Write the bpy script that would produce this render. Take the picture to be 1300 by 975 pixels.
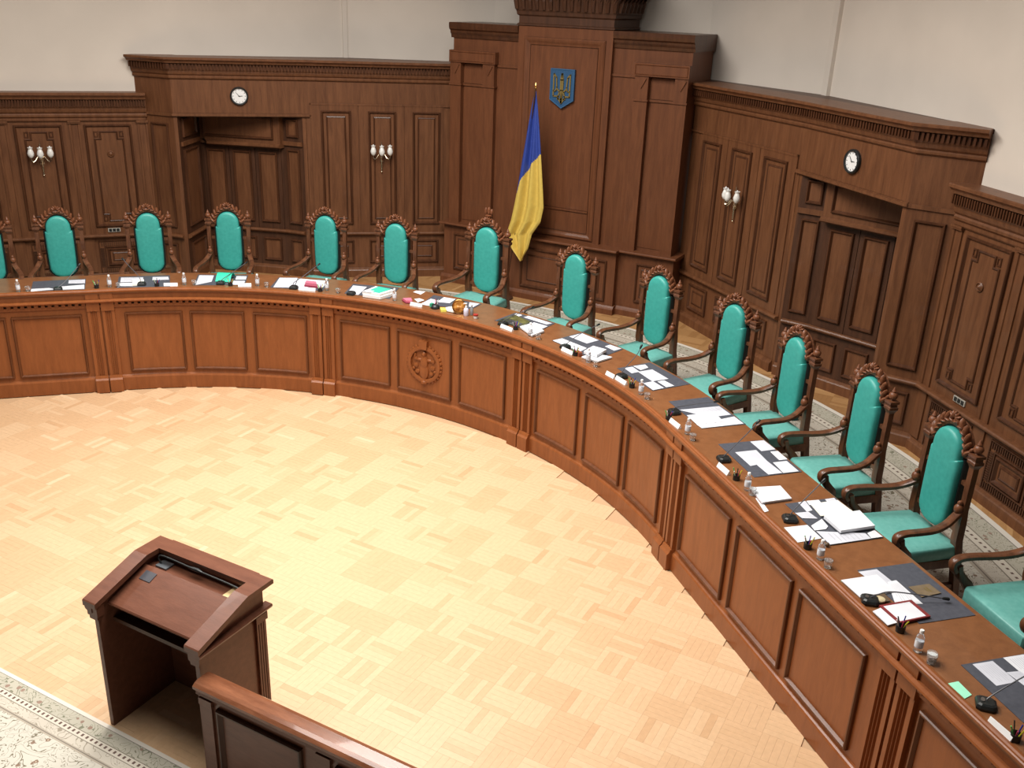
import bpy, bmesh, math, random
from mathutils import Vector, Matrix
random.seed(7)
PI = math.pi
SC = bpy.context.scene
for o in list(bpy.data.objects): bpy.data.objects.remove(o, do_unlink=True)
COL = SC.collection

# ------------------------------------------------------------------ camera
cam_d = bpy.data.cameras.new('camera'); cam = bpy.data.objects.new('camera', cam_d); COL.objects.link(cam)
cam_d.sensor_width = 36.0; cam_d.lens = 33.442; cam_d.clip_end = 100
R_ = Vector((0.87702, 0.47898, 0.03755)); U_ = Vector((-0.21097, 0.31371, 0.92579)); F_ = Vector((-0.43165, 0.81986, -0.37618))
cam.matrix_world = Matrix(((R_.x, U_.x, -F_.x, 5.9704), (R_.y, U_.y, -F_.y, -4.0137), (R_.z, U_.z, -F_.z, 4.8286), (0, 0, 0, 1)))
SC.camera = cam

# ------------------------------------------------------------------ light
SC.view_settings.view_transform = 'Standard'; SC.view_settings.look = 'None'
SC.view_settings.gamma = 1.0; SC.view_settings.use_curve_mapping = False
SC.view_settings.exposure = 0.0
wd = bpy.data.worlds.new('world'); SC.world = wd; wd.use_nodes = True
bg = wd.node_tree.nodes['Background']; bg.inputs[0].default_value = (1.0, 0.93, 0.86, 1); bg.inputs[1].default_value = 0.065
def area(name, loc, target, size, power, col=(1, 0.955, 0.90), spread=180):
    d = bpy.data.lights.new(name, 'AREA'); d.shape = 'DISK'; d.size = size; d.energy = power; d.color = col
    d.spread = math.radians(spread)
    o = bpy.data.objects.new(name, d); COL.objects.link(o); o.location = loc
    o.rotation_euler = (Vector(target) - Vector(loc)).to_track_quat('-Z', 'Y').to_euler()
    return o
area('ceiling_lamp_bench', (0.0, 3.6, 7.2), (0.0, 3.6, 0), 3.2, 470, spread=158)
area('ceiling_lamp_well', (1.0, 0.4, 7.2), (1.0, 0.4, 0), 4.0, 440, spread=158)
area('ceiling_lamp_left', (-3.4, 1.4, 7.2), (-3.6, 1.8, 0), 2.0, 150, spread=158)
area('ceiling_lamp_right', (3.8, 1.4, 7.2), (4.0, 1.8, 0), 2.0, 150, spread=158)

# ------------------------------------------------------------------ materials
def mat(name, col, rough=0.5, metal=0.0, spec=0.5, coat=0.0):
    m = bpy.data.materials.new(name); m.use_nodes = True
    b = m.node_tree.nodes['Principled BSDF']
    b.inputs['Base Color'].default_value = (*col, 1); b.inputs['Roughness'].default_value = rough
    b.inputs['Metallic'].default_value = metal; b.inputs['Specular IOR Level'].default_value = spec
    b.inputs['Coat Weight'].default_value = coat
    return m
def nodes(m): return m.node_tree.nodes, m.node_tree.links, m.node_tree.nodes['Principled BSDF']
def ramp(nt, cols):
    r = nt.nodes.new('ShaderNodeValToRGB'); e = r.color_ramp.elements
    while len(e) < len(cols): e.new(0.5)
    for i, (p, c) in enumerate(cols): e[i].position = p; e[i].color = (*c, 1)
    return r
def wood(name, dark, light, scale=(9, 9, 0.9), rough=0.36, coat=0.15, bump=0.04):
    m = mat(name, light, rough, spec=0.28, coat=coat * 0.5); n, l, b = nodes(m)
    tc = n.new('ShaderNodeTexCoord'); mp = n.new('ShaderNodeMapping'); mp.inputs['Scale'].default_value = scale
    l.new(tc.outputs['Object'], mp.inputs[0])
    n1 = n.new('ShaderNodeTexNoise'); n1.inputs['Scale'].default_value = 2.2; n1.inputs['Detail'].default_value = 5; n1.inputs['Distortion'].default_value = 0.6
    n2 = n.new('ShaderNodeTexNoise'); n2.inputs['Scale'].default_value = 14; n2.inputs['Detail'].default_value = 3
    l.new(mp.outputs[0], n1.inputs[0]); l.new(mp.outputs[0], n2.inputs[0])
    mx = n.new('ShaderNodeMath'); mx.operation = 'MULTIPLY_ADD'; mx.inputs[1].default_value = 0.35
    l.new(n2.outputs[0], mx.inputs[0]); l.new(n1.outputs[0], mx.inputs[2])
    r = ramp(m.node_tree, [(0.42, dark), (0.92, light)]); l.new(mx.outputs[0], r.inputs[0]); l.new(r.outputs[0], b.inputs['Base Color'])
    bp = n.new('ShaderNodeBump'); bp.inputs['Strength'].default_value = bump; bp.inputs['Distance'].default_value = 0.01
    l.new(n2.outputs[0], bp.inputs['Height']); l.new(bp.outputs[0], b.inputs['Normal'])
    return m
W_WALL = wood('walnut_panelling', (0.096, 0.036, 0.015), (0.172, 0.069, 0.029), rough=0.45)
W_TOWER = wood('walnut_backdrop', (0.104, 0.036, 0.015), (0.160, 0.057, 0.023), rough=0.45)
W_MOULD = wood('dark_moulding', (0.045, 0.016, 0.007), (0.095, 0.036, 0.016), rough=0.34)  # darker than the panel wood, for mouldings and beads
W_BENCH = wood('cherry_bench', (0.200, 0.061, 0.018), (0.268, 0.086, 0.026), (8, 8, 1.2), rough=0.33)
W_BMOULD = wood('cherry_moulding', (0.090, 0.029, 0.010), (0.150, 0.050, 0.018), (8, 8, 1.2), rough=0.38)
W_TOP = wood('cherry_worktop', (0.172, 0.067, 0.026), (0.238, 0.097, 0.038), (5, 5, 3), rough=0.28, coat=0.25)
W_LECT = wood('mahogany_lectern', (0.120, 0.045, 0.026), (0.172, 0.067, 0.039), (2, 10, 10), rough=0.30, coat=0.15)
W_CHAIR = wood('carved_walnut', (0.060, 0.022, 0.011), (0.165, 0.065, 0.030), (8, 8, 2), rough=0.30, coat=0.3)
W_CREST = wood('carved_crest_walnut', (0.085, 0.028, 0.012), (0.230, 0.085, 0.037), (20, 20, 20), rough=0.42, coat=0.1)
W_DARK = wood('dark_walnut_and_shade', (0.045, 0.018, 0.009), (0.085, 0.034, 0.016), rough=0.5)  # dark walnut; also painted shade for the recess, dentil gaps and crown
def noisy(name, c1, c2, scale, rough, bump=0.0, detail=4, **k):
    m = mat(name, c1, rough, **k); n, l, b = nodes(m)
    tc = n.new('ShaderNodeTexCoord'); t = n.new('ShaderNodeTexNoise'); t.inputs['Scale'].default_value = scale; t.inputs['Detail'].default_value = detail
    l.new(tc.outputs['Object'], t.inputs[0]); r = ramp(m.node_tree, [(0.35, c1), (0.68, c2)]); l.new(t.outputs[0], r.inputs[0]); l.new(r.outputs[0], b.inputs['Base Color'])
    if bump:
        bp = n.new('ShaderNodeBump'); bp.inputs['Strength'].default_value = bump; bp.inputs['Distance'].default_value = 0.004
        l.new(t.outputs[0], bp.inputs['Height']); l.new(bp.outputs[0], b.inputs['Normal'])
    return m
PLASTER = noisy('cream_plaster', (0.62, 0.555, 0.485), (0.67, 0.60, 0.525), 1.2, 0.9)
TEAL = noisy('teal_leather', (0.036, 0.300, 0.258), (0.048, 0.345, 0.298), 26, 0.45, bump=0.12)
TEAL_SHEEN = noisy('teal_leather_sheen', (0.115, 0.360, 0.318), (0.150, 0.410, 0.365), 26, 0.42, bump=0.10)  # same leather as the backs; overhead sheen put into a paler base colour
EDGE = mat('dark_backrest_edge', (0.012, 0.016, 0.014), 0.5)
PAPER = noisy('white_paper', (0.68, 0.69, 0.73), (0.76, 0.77, 0.80), 5, 0.85)
PAPER_G = noisy('lavender_paper', (0.56, 0.57, 0.63), (0.63, 0.64, 0.70), 5, 0.85)
CREAM = noisy('cream_paper', (0.80, 0.78, 0.70), (0.87, 0.85, 0.78), 5, 0.85)
PADM = noisy('slate_desk_pad', (0.060, 0.064, 0.082), (0.078, 0.082, 0.102), 30, 0.55)
BLACK = noisy('black_plastic', (0.010, 0.012, 0.012), (0.018, 0.020, 0.020), 20, 0.38)
STEEL = mat('grey_metal', (0.32, 0.32, 0.33), 0.3, metal=1.0)
BRASS = mat('brass', (0.62, 0.36, 0.12), 0.22, metal=1.0)
SILVER = mat('sconce_brass', (0.78, 0.66, 0.48), 0.25, metal=1.0)
FROST = noisy('frosted_glass', (0.72, 0.70, 0.66), (0.86, 0.84, 0.80), 24, 0.25)
WHITE = noisy('white_plastic', (0.78, 0.78, 0.77), (0.84, 0.84, 0.83), 12, 0.4)
def glass(name, col, rough=0.05):
    m = mat(name, col, rough); nodes(m)[2].inputs['Transmission Weight'].default_value = 0.92; nodes(m)[2].inputs['IOR'].default_value = 1.33
    return m
BOTTLE = glass('clear_bottle_plastic', (0.95, 0.97, 1.0), 0.12)
GLASS = glass('clear_glass', (0.97, 0.98, 0.98), 0.03)
COLM = {}
def flat(name, col, rough=0.6):
    if name not in COLM: COLM[name] = noisy(name, tuple(c * 0.92 for c in col), col, 18, rough)
    return COLM[name]

# ------------------------------------------------------------------ mesh helpers
class MB:
    def __init__(s): s.v = []; s.f = []; s.m = []; s.uv = None
    def add(s, vs, fs, mi=0):
        b = len(s.v); s.v += [tuple(x) for x in vs]; s.f += [tuple(b + i for i in f) for f in fs]; s.m += [mi] * len(fs)
    def hexa(s, p, mi=0):   # p: bottom 4, top 4
        s.add(p, [(3, 2, 1, 0), (4, 5, 6, 7), (0, 1, 5, 4), (1, 2, 6, 5), (2, 3, 7, 6), (3, 0, 4, 7)], mi)
    def box(s, x0, x1, y0, y1, z0, z1, mi=0):
        s.hexa([(x0, y0, z0), (x1, y0, z0), (x1, y1, z0), (x0, y1, z0), (x0, y0, z1), (x1, y0, z1), (x1, y1, z1), (x0, y1, z1)], mi)
    def loops(s, L, close=True, caps=True, ring=False, mi=0):
        n = len(L[0]); fs = []
        for i in range(len(L) - (0 if ring else 1)):
            j = (i + 1) % len(L)
            for k in range(n if close else n - 1):
                k2 = (k + 1) % n; fs.append((i * n + k, i * n + k2, j * n + k2, j * n + k))
        if caps and close and not ring: fs += [tuple(range(n))[::-1], tuple((len(L) - 1) * n + k for k in range(n))]
        s.add([p for l in L for p in l], fs, mi)
    def lathe(s, prof, c=(0, 0, 0), n=14, mi=0):
        L = [[(c[0] + r * math.cos(2 * PI * k / n), c[1] + r * math.sin(2 * PI * k / n), c[2] + z) for k in range(n)] for r, z in prof]
        s.loops(L, mi=mi)
    def tube(s, pts, r, n=8, mi=0):
        P = [Vector(p) for p in pts]; rr = r if isinstance(r, (list, tuple)) else [r] * len(P); L = []
        for i, p in enumerate(P):
            t = (P[min(i + 1, len(P) - 1)] - P[max(i - 1, 0)]).normalized()
            a = t.cross(Vector((0, 0, 1)) if abs(t.z) < 0.95 else Vector((1, 0, 0))).normalized(); b = t.cross(a)
            L.append([tuple(p + (a * math.cos(2 * PI * k / n) + b * math.sin(2 * PI * k / n)) * rr[i]) for k in range(n)])
        s.loops(L, mi=mi)
    def ball(s, c, r, n=8, m=6, mi=0):
        rx, ry, rz = r if isinstance(r, (list, tuple)) else (r, r, r)
        L = [[(c[0] + rx * math.sin(PI * i / m) * math.cos(2 * PI * k / n), c[1] + ry * math.sin(PI * i / m) * math.sin(2 * PI * k / n), c[2] - rz * math.cos(PI * i / m)) for k in range(n)] for i in range(1, m)]
        s.loops(L, mi=mi)
    def prism(s, poly, z0, z1, mi=0):
        s.loops([[(x, y, z0) for x, y in poly], [(x, y, z1) for x, y in poly]], mi=mi)
ORG = {}
def obj(name, mb, mats, parent=None, smooth=False, local=False, kind=None, label=None):
    me = bpy.data.meshes.new(name)
    og = Vector((0, 0, 0)) if local else ORG.get(parent.name if parent else '', Vector((0, 0, 0)))
    me.from_pydata([Vector(v) - og for v in mb.v], [], mb.f)
    bm = bmesh.new(); bm.from_mesh(me); bmesh.ops.recalc_face_normals(bm, faces=bm.faces); bm.to_mesh(me); bm.free()
    for m in (mats if isinstance(mats, (list, tuple)) else [mats]): me.materials.append(m)
    for p, mi in zip(me.polygons, mb.m): p.material_index = mi; p.use_smooth = smooth
    o = bpy.data.objects.new(name, me); COL.objects.link(o)
    if parent: o.parent = parent
    ORG[o.name] = og
    if smooth: me.set_sharp_from_angle(angle=math.radians(40))
    if kind: o['kind'] = kind
    if label: o['label'] = label
    return o
def thing(name, label, cat, loc=(0, 0, 0), rz=0, group=None):
    o = bpy.data.objects.new(name, None); COL.objects.link(o); o.empty_display_size = 0.1
    o.location = loc; o.rotation_euler = (0, 0, rz); o['label'] = label; o['category'] = cat
    if group: o['group'] = group
    ORG[o.name] = Vector(loc); return o
def tag(o, label, cat, group=None):
    o['label'] = label; o['category'] = cat
    if group: o['group'] = group
    return o
def solo(name, mb, mats, label, cat, group=None, smooth=False):   # a thing that is one mesh, origin at its base centre
    xs = [v[0] for v in mb.v]; ys = [v[1] for v in mb.v]; zs = [v[2] for v in mb.v]
    c = Vector(((min(xs) + max(xs)) / 2, (min(ys) + max(ys)) / 2, min(zs)))
    mb.v = [tuple(Vector(v) - c) for v in mb.v]
    o = obj(name, mb, mats, None, smooth); o.location = c; return tag(o, label, cat, group)
def dup(root, loc, rz, label=None, group=None):
    r = root.copy(); COL.objects.link(r); r.location = loc; r.rotation_euler = (0, 0, rz)
    if label: r['label'] = label
    if group: r['group'] = group
    for ch in list(root.children):
        c = ch.copy(); COL.objects.link(c); c.parent = r
        for g in ch.children:
            d = g.copy(); COL.objects.link(d); d.parent = c
    return r

class Path:     # plan polyline; pt(s, v, z): distance s along, v out into the room, height z
    def __init__(s, pts, side):
        s.p = [Vector(p) for p in pts]; s.t = [(b - a).normalized() for a, b in zip(s.p, s.p[1:])]
        s.n = [Vector((t.y, -t.x)) * side for t in s.t]; s.s = [0]
        for a, b in zip(s.p, s.p[1:]): s.s.append(s.s[-1] + (b - a).length)
    def pt(s, u, v, z):
        for i, su in enumerate(s.s):
            if 0 < i < len(s.s) - 1 and abs(u - su) < 1e-6:
                n = (s.n[i - 1] + s.n[i]).normalized(); k = v / max(0.3, n.dot(s.n[i])); q = s.p[i] + n * k; return (q.x, q.y, z)
        i = 0
        while i < len(s.t) - 1 and u > s.s[i + 1]: i += 1
        q = s.p[i] + s.t[i] * (u - s.s[i]) + s.n[i] * v; return (q.x, q.y, z)
    def verts(s, u0, u1): return [u0] + [x for x in s.s if u0 + 1e-6 < x < u1 - 1e-6] + [u1]
class Bench:    # bench plan: arc about the origin between two straight wings
    R = 5.0626; A = 0.82282; WX = -0.0448
    def pt(s, u, v, z):
        r = s.R - v; half = s.R * s.A
        if abs(u) <= half: return (r * math.sin(u / s.R), r * math.cos(u / s.R), z)
        k = abs(u) - half; sg = 1 if u > 0 else -1; a = s.A + s.WX
        x = r * math.sin(s.A) + math.cos(a) * k; y = r * math.cos(s.A) - math.sin(a) * k
        return (sg * x, y, z)
    def verts(s, u0, u1):
        n = max(1, int((u1 - u0) / 0.14)); h = s.R * s.A
        L = sorted(set([u0 + (u1 - u0) * i / n for i in range(n + 1)] + [x for x in (-h, h) if u0 < x < u1])); return L
def sweep(mb, P, prof, u0, u1, mi=0):
    mb.loops([[P.pt(u, v, z) for v, z in prof] for u in P.verts(u0, u1)], mi=mi)
def slab(mb, P, u0, u1, v0, v1, z0, z1, mi=0): sweep(mb, P, [(v0, z0), (v1, z0), (v1, z1), (v0, z1)], u0, u1, mi)
def upright(mb, P, prof, z0, z1, mi=0): mb.loops([[P.pt(u, v, z0) for u, v in prof], [P.pt(u, v, z1) for u, v in prof]], mi=mi)
def inset(poly, d):
    n = len(poly); out = []
    area2 = sum(poly[i][0] * poly[(i + 1) % n][1] - poly[(i + 1) % n][0] * poly[i][1] for i in range(n)); sg = 1 if area2 > 0 else -1
    for i in range(n):
        a, b, c = Vector(poly[i - 1]), Vector(poly[i]), Vector(poly[(i + 1) % n])
        t1 = (b - a).normalized(); t2 = (c - b).normalized(); n1 = Vector((-t1.y, t1.x)) * sg; n2 = Vector((-t2.y, t2.x)) * sg
        m = (n1 + n2); m = m / max(0.2, m.dot(n1)); q = b + m * d; out.append((q.x, q.y))
    return out
def dens(poly, P, ref=None):
    out = []; ref = ref or poly
    for i in range(len(poly)):
        a = poly[i]; b = poly[(i + 1) % len(poly)]; k = max(1, int(abs(ref[(i + 1) % len(ref)][0] - ref[i][0]) / 0.14)) if isinstance(P, Bench) else 1
        out += [(a[0] + (b[0] - a[0]) * j / k, a[1] + (b[1] - a[1]) * j / k) for j in range(k)]
    return out
def mould(mb, P, poly, prof, mi=0):     # mitred moulding; prof = (inset from the outline, projection)
    L = [[P.pt(u, v, z) for u, z in dens(inset(poly, d), P, poly)] for d, v in prof]; mb.loops(L, ring=True, mi=mi)
def plate(mb, P, poly, v0, v1, mi=0):
    q = dens(poly, P); mb.loops([[P.pt(u, v0, z) for u, z in q], [P.pt(u, v1, z) for u, z in q]], mi=mi)
def rect(u0, u1, z0, z1): return [(u0, z0), (u1, z0), (u1, z1), (u0, z1)]
def notched(u0, u1, z0, z1, a, b): return [(u0 + a, z0), (u1 - a, z0), (u1 - a, z0 + b), (u1, z0 + b), (u1, z1 - b), (u1 - a, z1 - b), (u1 - a, z1), (u0 + a, z1), (u0 + a, z1 - b), (u0, z1 - b), (u0, z0 + b), (u0 + a, z0 + b)]
MOULD = [(0, 0), (0, 0.020), (0.007, 0.030), (0.018, 0.030), (0.030, 0.012), (0.036, 0.004), (0.036, 0)]
# ------------------------------------------------------------------ floors
PZ = 0.62
TONES = [(0.590, 0.380, 0.214), (0.618, 0.408, 0.236), (0.640, 0.434, 0.258), (0.602, 0.390, 0.222), (0.680, 0.485, 0.304), (0.560, 0.348, 0.190)]
def maple(i, c):
    m = mat('maple_strip_%d' % i, c, 0.38, coat=0.1); n, l, b = nodes(m)
    tc = n.new('ShaderNodeTexCoord'); t = n.new('ShaderNodeTexNoise'); t.inputs['Scale'].default_value = 22; t.inputs['Detail'].default_value = 3
    l.new(tc.outputs['Object'], t.inputs[0]); r = ramp(m.node_tree, [(0.3, tuple(x * 0.95 for x in c)), (0.7, tuple(min(1, x * 1.04) for x in c))]); l.new(t.outputs[0], r.inputs[0]); l.new(r.outputs[0], b.inputs['Base Color'])
    return m
MAPLE = [maple(i, c) for i, c in enumerate(TONES)]
JOINT = mat('parquet_joint', (0.50, 0.32, 0.18), 0.7)
G = 0.272; NS = 5
def tile_strips(mb, cx, cy, z, turned, rng, clip=None):
    w = G / NS; base = rng.choice([0, 1, 1, 2, 2, 3, 3]); q = 0.0004
    for k in range(NS):
        a = -G / 2 + k * w
        mi = base if rng.random() < 0.78 else rng.choice([0, 1, 2, 2, 3, 4, 5])
        x0, x1, y0, y1 = (a + q, a + w - q, -G / 2 + q, G / 2 - q) if turned else (-G / 2 + q, G / 2 - q, a + q, a + w - q)
        mb.box(cx + x0, cx + x1, cy + y0, cy + y1, z - 0.012, z, mi)
floor = MB(); floor.prism([(-9, -7), (9, -7), (9, 6.5), (-9, 6.5)], -0.06, -0.010)
floor = obj('floor', floor, JOINT); floor['kind'] = 'structure'
def inside_well(x, y):
    r = math.hypot(x, y); th = abs(math.atan2(x, y)); a = Bench.A + Bench.WX
    if th <= Bench.A and y > 0: return r < 5.03
    px, py = abs(x) - Bench.R * math.sin(Bench.A), y - Bench.R * math.cos(Bench.A)
    return px * math.sin(a) + py * math.cos(a) < -0.03
camp = Vector((5.9704, -4.0137, 4.8286))
cells = []
for i in range(-32, 34):
    for j in range(-14, 20):
        x = 4.174 + (i - 16) * G; y = 2.628 + (j - 9) * G
        if y < -0.80 or not inside_well(x, y): continue
        d = Vector((x, y, 0)) - camp; zc = d.dot(F_); px = 650 + 1207.64 * d.dot(R_) / zc; py = 487.5 - 1207.64 * d.dot(U_) / zc
        vis = -40 < px < 1340 and -40 < py < 1015 and zc > 0
        covered = (px < 330 and py > 690) or (py > 880 and px < 330 + (py - 860) * 2.2)
        cells.append((d.length, x, y, (i + j) % 2, vis and not covered))
cells.sort()
rng = random.Random(3); variants = []
for v in range(18):
    mb = MB(); tile_strips(mb, 0, 0, 0, False, rng); o = obj('parquet_block', mb, MAPLE, floor); variants.append(o.data)
    bpy.data.objects.remove(o)
near = [c for c in cells if c[4]][:300]; nearset = set((c[1], c[2]) for c in near)
for d, x, y, t, v in near:
    o = bpy.data.objects.new('parquet_block', rng.choice(variants)); COL.objects.link(o); o.parent = floor
    o.location = (x, y, 0); o.rotation_euler = (0, 0, PI / 2 * t + PI * rng.randint(0, 1))
mb = MB()
for d, x, y, t, v in cells:
    if (x, y) not in nearset: tile_strips(mb, x, y, 0, t, rng)
obj('parquet_field', mb, MAPLE, floor, kind='stuff')
# podium behind the bench
B = Bench(); mb = MB()
us = B.verts(-8.6, 8.6); inner = [B.pt(u, -0.06, 0)[:2] for u in us]
outer = [(9.6, 1.0), (9.6, 6.0), (6, 9), (3, 10.5), (-3, 10.5), (-6, 9), (-9.6, 6), (-9.6, 1.0)]
mb.prism(inner + outer, -0.01, PZ - 0.010)
pod = obj('floor', mb, flat('oak_joint', (0.26, 0.13, 0.05))); pod['kind'] = 'structure'
OAK = [maple(10 + i, c) for i, c in enumerate([(0.40, 0.215, 0.085), (0.46, 0.255, 0.105), (0.35, 0.18, 0.068), (0.43, 0.235, 0.095), (0.50, 0.29, 0.125), (0.37, 0.195, 0.075)])]
mb = MB()
for i in range(-36, 37):
    for j in range(4, 36):
        x = i * G; y = j * G; r = math.hypot(x, y)
        if inside_well(x * 0.93, y * 0.93) or r > 10.2 or y < 1.2 or r < 5.5: continue
        if 6.9 < r < 7.6 and abs(math.atan2(x, y)) < 1.2: continue
        tile_strips(mb, x, y, PZ, (i + j) % 2, rng)
obj('parquet_field', mb, OAK, pod, kind='stuff')

# ------------------------------------------------------------------ carpets
def carpet_mat(name, border):
    m = mat(name, (0.6, 0.56, 0.48), 0.95, spec=0.1); n, l, b = nodes(m)
    uv = n.new('ShaderNodeUVMap'); uv.uv_map = 'UVMap'; sp = n.new('ShaderNodeSeparateXYZ'); l.new(uv.outputs[0], sp.inputs[0])
    V = sp.outputs[1]; Uo = sp.outputs[0]
    def mth(op, a, c=None, e=None):
        x = n.new('ShaderNodeMath'); x.operation = op
        for i, q in enumerate((a, c, e)):
            if q is None: continue
            if isinstance(q, (int, float)): x.inputs[i].default_value = q
            else: l.new(q, x.inputs[i])
        return x.outputs[0]
    def band(lo, hi): return mth('MULTIPLY', mth('GREATER_THAN', V, lo), mth('LESS_THAN', V, hi))
    def mix(f, a, c):
        x = n.new('ShaderNodeMix'); x.data_type = 'RGBA'
        l.new(f, x.inputs[0])
        for i, q in ((6, a), (7, c)):
            if isinstance(q, tuple): x.inputs[i].default_value = (*q, 1)
            else: l.new(q, x.inputs[i])
        return x.outputs[2]
    k = border / 0.286
    # scrolling vines: distorted wave contours, blossoms: voronoi
    ns = n.new('ShaderNodeTexNoise'); ns.inputs['Scale'].default_value = 7.5; ns.inputs['Detail'].default_value = 1.5; ns.inputs['Distortion'].default_value = 1.6; l.new(uv.outputs[0], ns.inputs[0])
    vine = mth('LESS_THAN', mth('ABSOLUTE', mth('SUBTRACT', mth('FRACT', mth('MULTIPLY', ns.outputs[0], 6.0)), 0.5)), 0.065)
    vo = n.new('ShaderNodeTexVoronoi'); vo.inputs['Scale'].default_value = 11.0; l.new(uv.outputs[0], vo.inputs[0])
    nb = n.new('ShaderNodeTexNoise'); nb.inputs['Scale'].default_value = 60; l.new(uv.outputs[0], nb.inputs[0])
    bloom = mth('LESS_THAN', mth('MULTIPLY_ADD', nb.outputs[0], 0.16, vo.outputs[0]), 0.27)
    pet = mth('LESS_THAN', vo.outputs[0], 0.075)
    field = mix(vine, (0.56, 0.525, 0.45), (0.19, 0.165, 0.115))
    field = mix(bloom, field, (0.24, 0.165, 0.12)); field = mix(pet, field, (0.55, 0.46, 0.34))
    bvine = mix(vine, (0.45, 0.42, 0.34), (0.20, 0.20, 0.14)); bvine = mix(bloom, bvine, (0.29, 0.20, 0.155))
    cvine = mix(vine, (0.54, 0.49, 0.41), (0.30, 0.26, 0.20))
    c = field
    c = mix(mth('LESS_THAN', V, 0.286 * k), c, (0.40, 0.35, 0.28))
    c = mix(band(0.266 * k, 0.273 * k), c, (0.20, 0.17, 0.14))
    c = mix(mth('LESS_THAN', V, 0.258 * k), c, cvine)
    c = mix(mth('LESS_THAN', V, 0.192 * k), c, (0.22, 0.19, 0.15))
    c = mix(mth('LESS_THAN', V, 0.186 * k), c, (0.60, 0.55, 0.46))
    dash = mth('MULTIPLY', band(0.160 * k - 0.012, 0.160 * k + 0.012), mth('LESS_THAN', mth('FRACT', mth('MULTIPLY', Uo, 22.0 / k ** 0.5)), 0.42))
    c = mix(dash, c, (0.14, 0.09, 0.075))
    c = mix(mth('LESS_THAN', V, 0.138 * k), c, (0.22, 0.19, 0.15))
    c = mix(mth('LESS_THAN', V, 0.132 * k), c, bvine)
    c = mix(mth('LESS_THAN', V, 0.034 * k), c, (0.22, 0.20, 0.17))
    c = mix(mth('LESS_THAN', V, 0.029 * k), c, (0.66, 0.61, 0.53))
    l.new(c, b.inputs['Base Color'])
    return m
def carpet(name, grid, uvs, m, label):
    mb = MB(); nr = len(grid[0])
    top = [p for row in grid for p in row]; nrow = len(grid)
    mb.v = top + [(p[0], p[1], p[2] - 0.010) for p in top]; N = len(top)
    for i in range(nrow - 1):
        for j in range(nr - 1):
            a, b2, c2, d = i * nr + j, i * nr + j + 1, (i + 1) * nr + j + 1, (i + 1) * nr + j
            mb.f.append((a, b2, c2, d)); mb.f.append((N + d, N + c2, N + b2, N + a)); mb.m += [0, 0]
    edge = [j for j in range(nr)] + [i * nr + nr - 1 for i in range(1, nrow)] + [(nrow - 1) * nr + j for j in range(nr - 2, -1, -1)] + [i * nr for i in range(nrow - 2, 0, -1)]
    for a, b2 in zip(edge, edge[1:] + edge[:1]): mb.f.append((a, N + a, N + b2, b2)); mb.m.append(0)
    fl = [u for row in uvs for u in row]
    o = obj(name, mb, m); lay = o.data.uv_layers.new(name='UVMap')
    for lp in o.data.loops: lay.data[lp.index].uv = fl[lp.vertex_index % N]
    return tag(o, label, 'carpet')
CP = [(-1.15, 7.96), (-1.02, 7.90), (-0.92, 7.88), (-0.6, 7.95), (-0.42, 8.0), (-0.22, 8.02), (0, 8.03), (0.22, 8.02), (0.42, 8.0), (0.6, 7.95), (0.92, 7.88), (1.02, 7.90), (1.15, 7.96), (1.35, 8.3)]
CP = [(-1.35, 8.3)] + CP
g = []; uvs = []
def rad_at(th):
    for (a, ra), (b, rb) in zip(CP, CP[1:]):
        if a <= th <= b: return ra + (rb - ra) * (th - a) / (b - a)
for i in range(61):
    th = -1.35 + 2.7 * i / 60; ro = rad_at(th); row = []; ur = []
    for d in (0, 0.2, 0.45, 0.7, 1.2, 2.2):
        r = ro - d; row.append((r * math.sin(th), r * math.cos(th), PZ + 0.011)); ur.append((th * 7.6, d))
    g.append(row); uvs.append(ur)
carpet('carpet', g, uvs, carpet_mat('cream_floral_carpet_podium', 0.62), 'cream floral carpet with patterned border under the judges\' armchairs')
g = []; uvs = []
for i in range(13):
    x = -7 + i * 1.2; row = []; ur = []
    for d in (0, 0.15, 0.3, 1.0, 3.0, 6.0): row.append((x, -0.655 - d, 0.011)); ur.append((x, d))
    g.append(row); uvs.append(ur)
carpet('carpet', g, uvs, carpet_mat('cream_floral_carpet_well', 0.286), 'cream floral carpet on the well floor beside the lectern')
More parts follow.
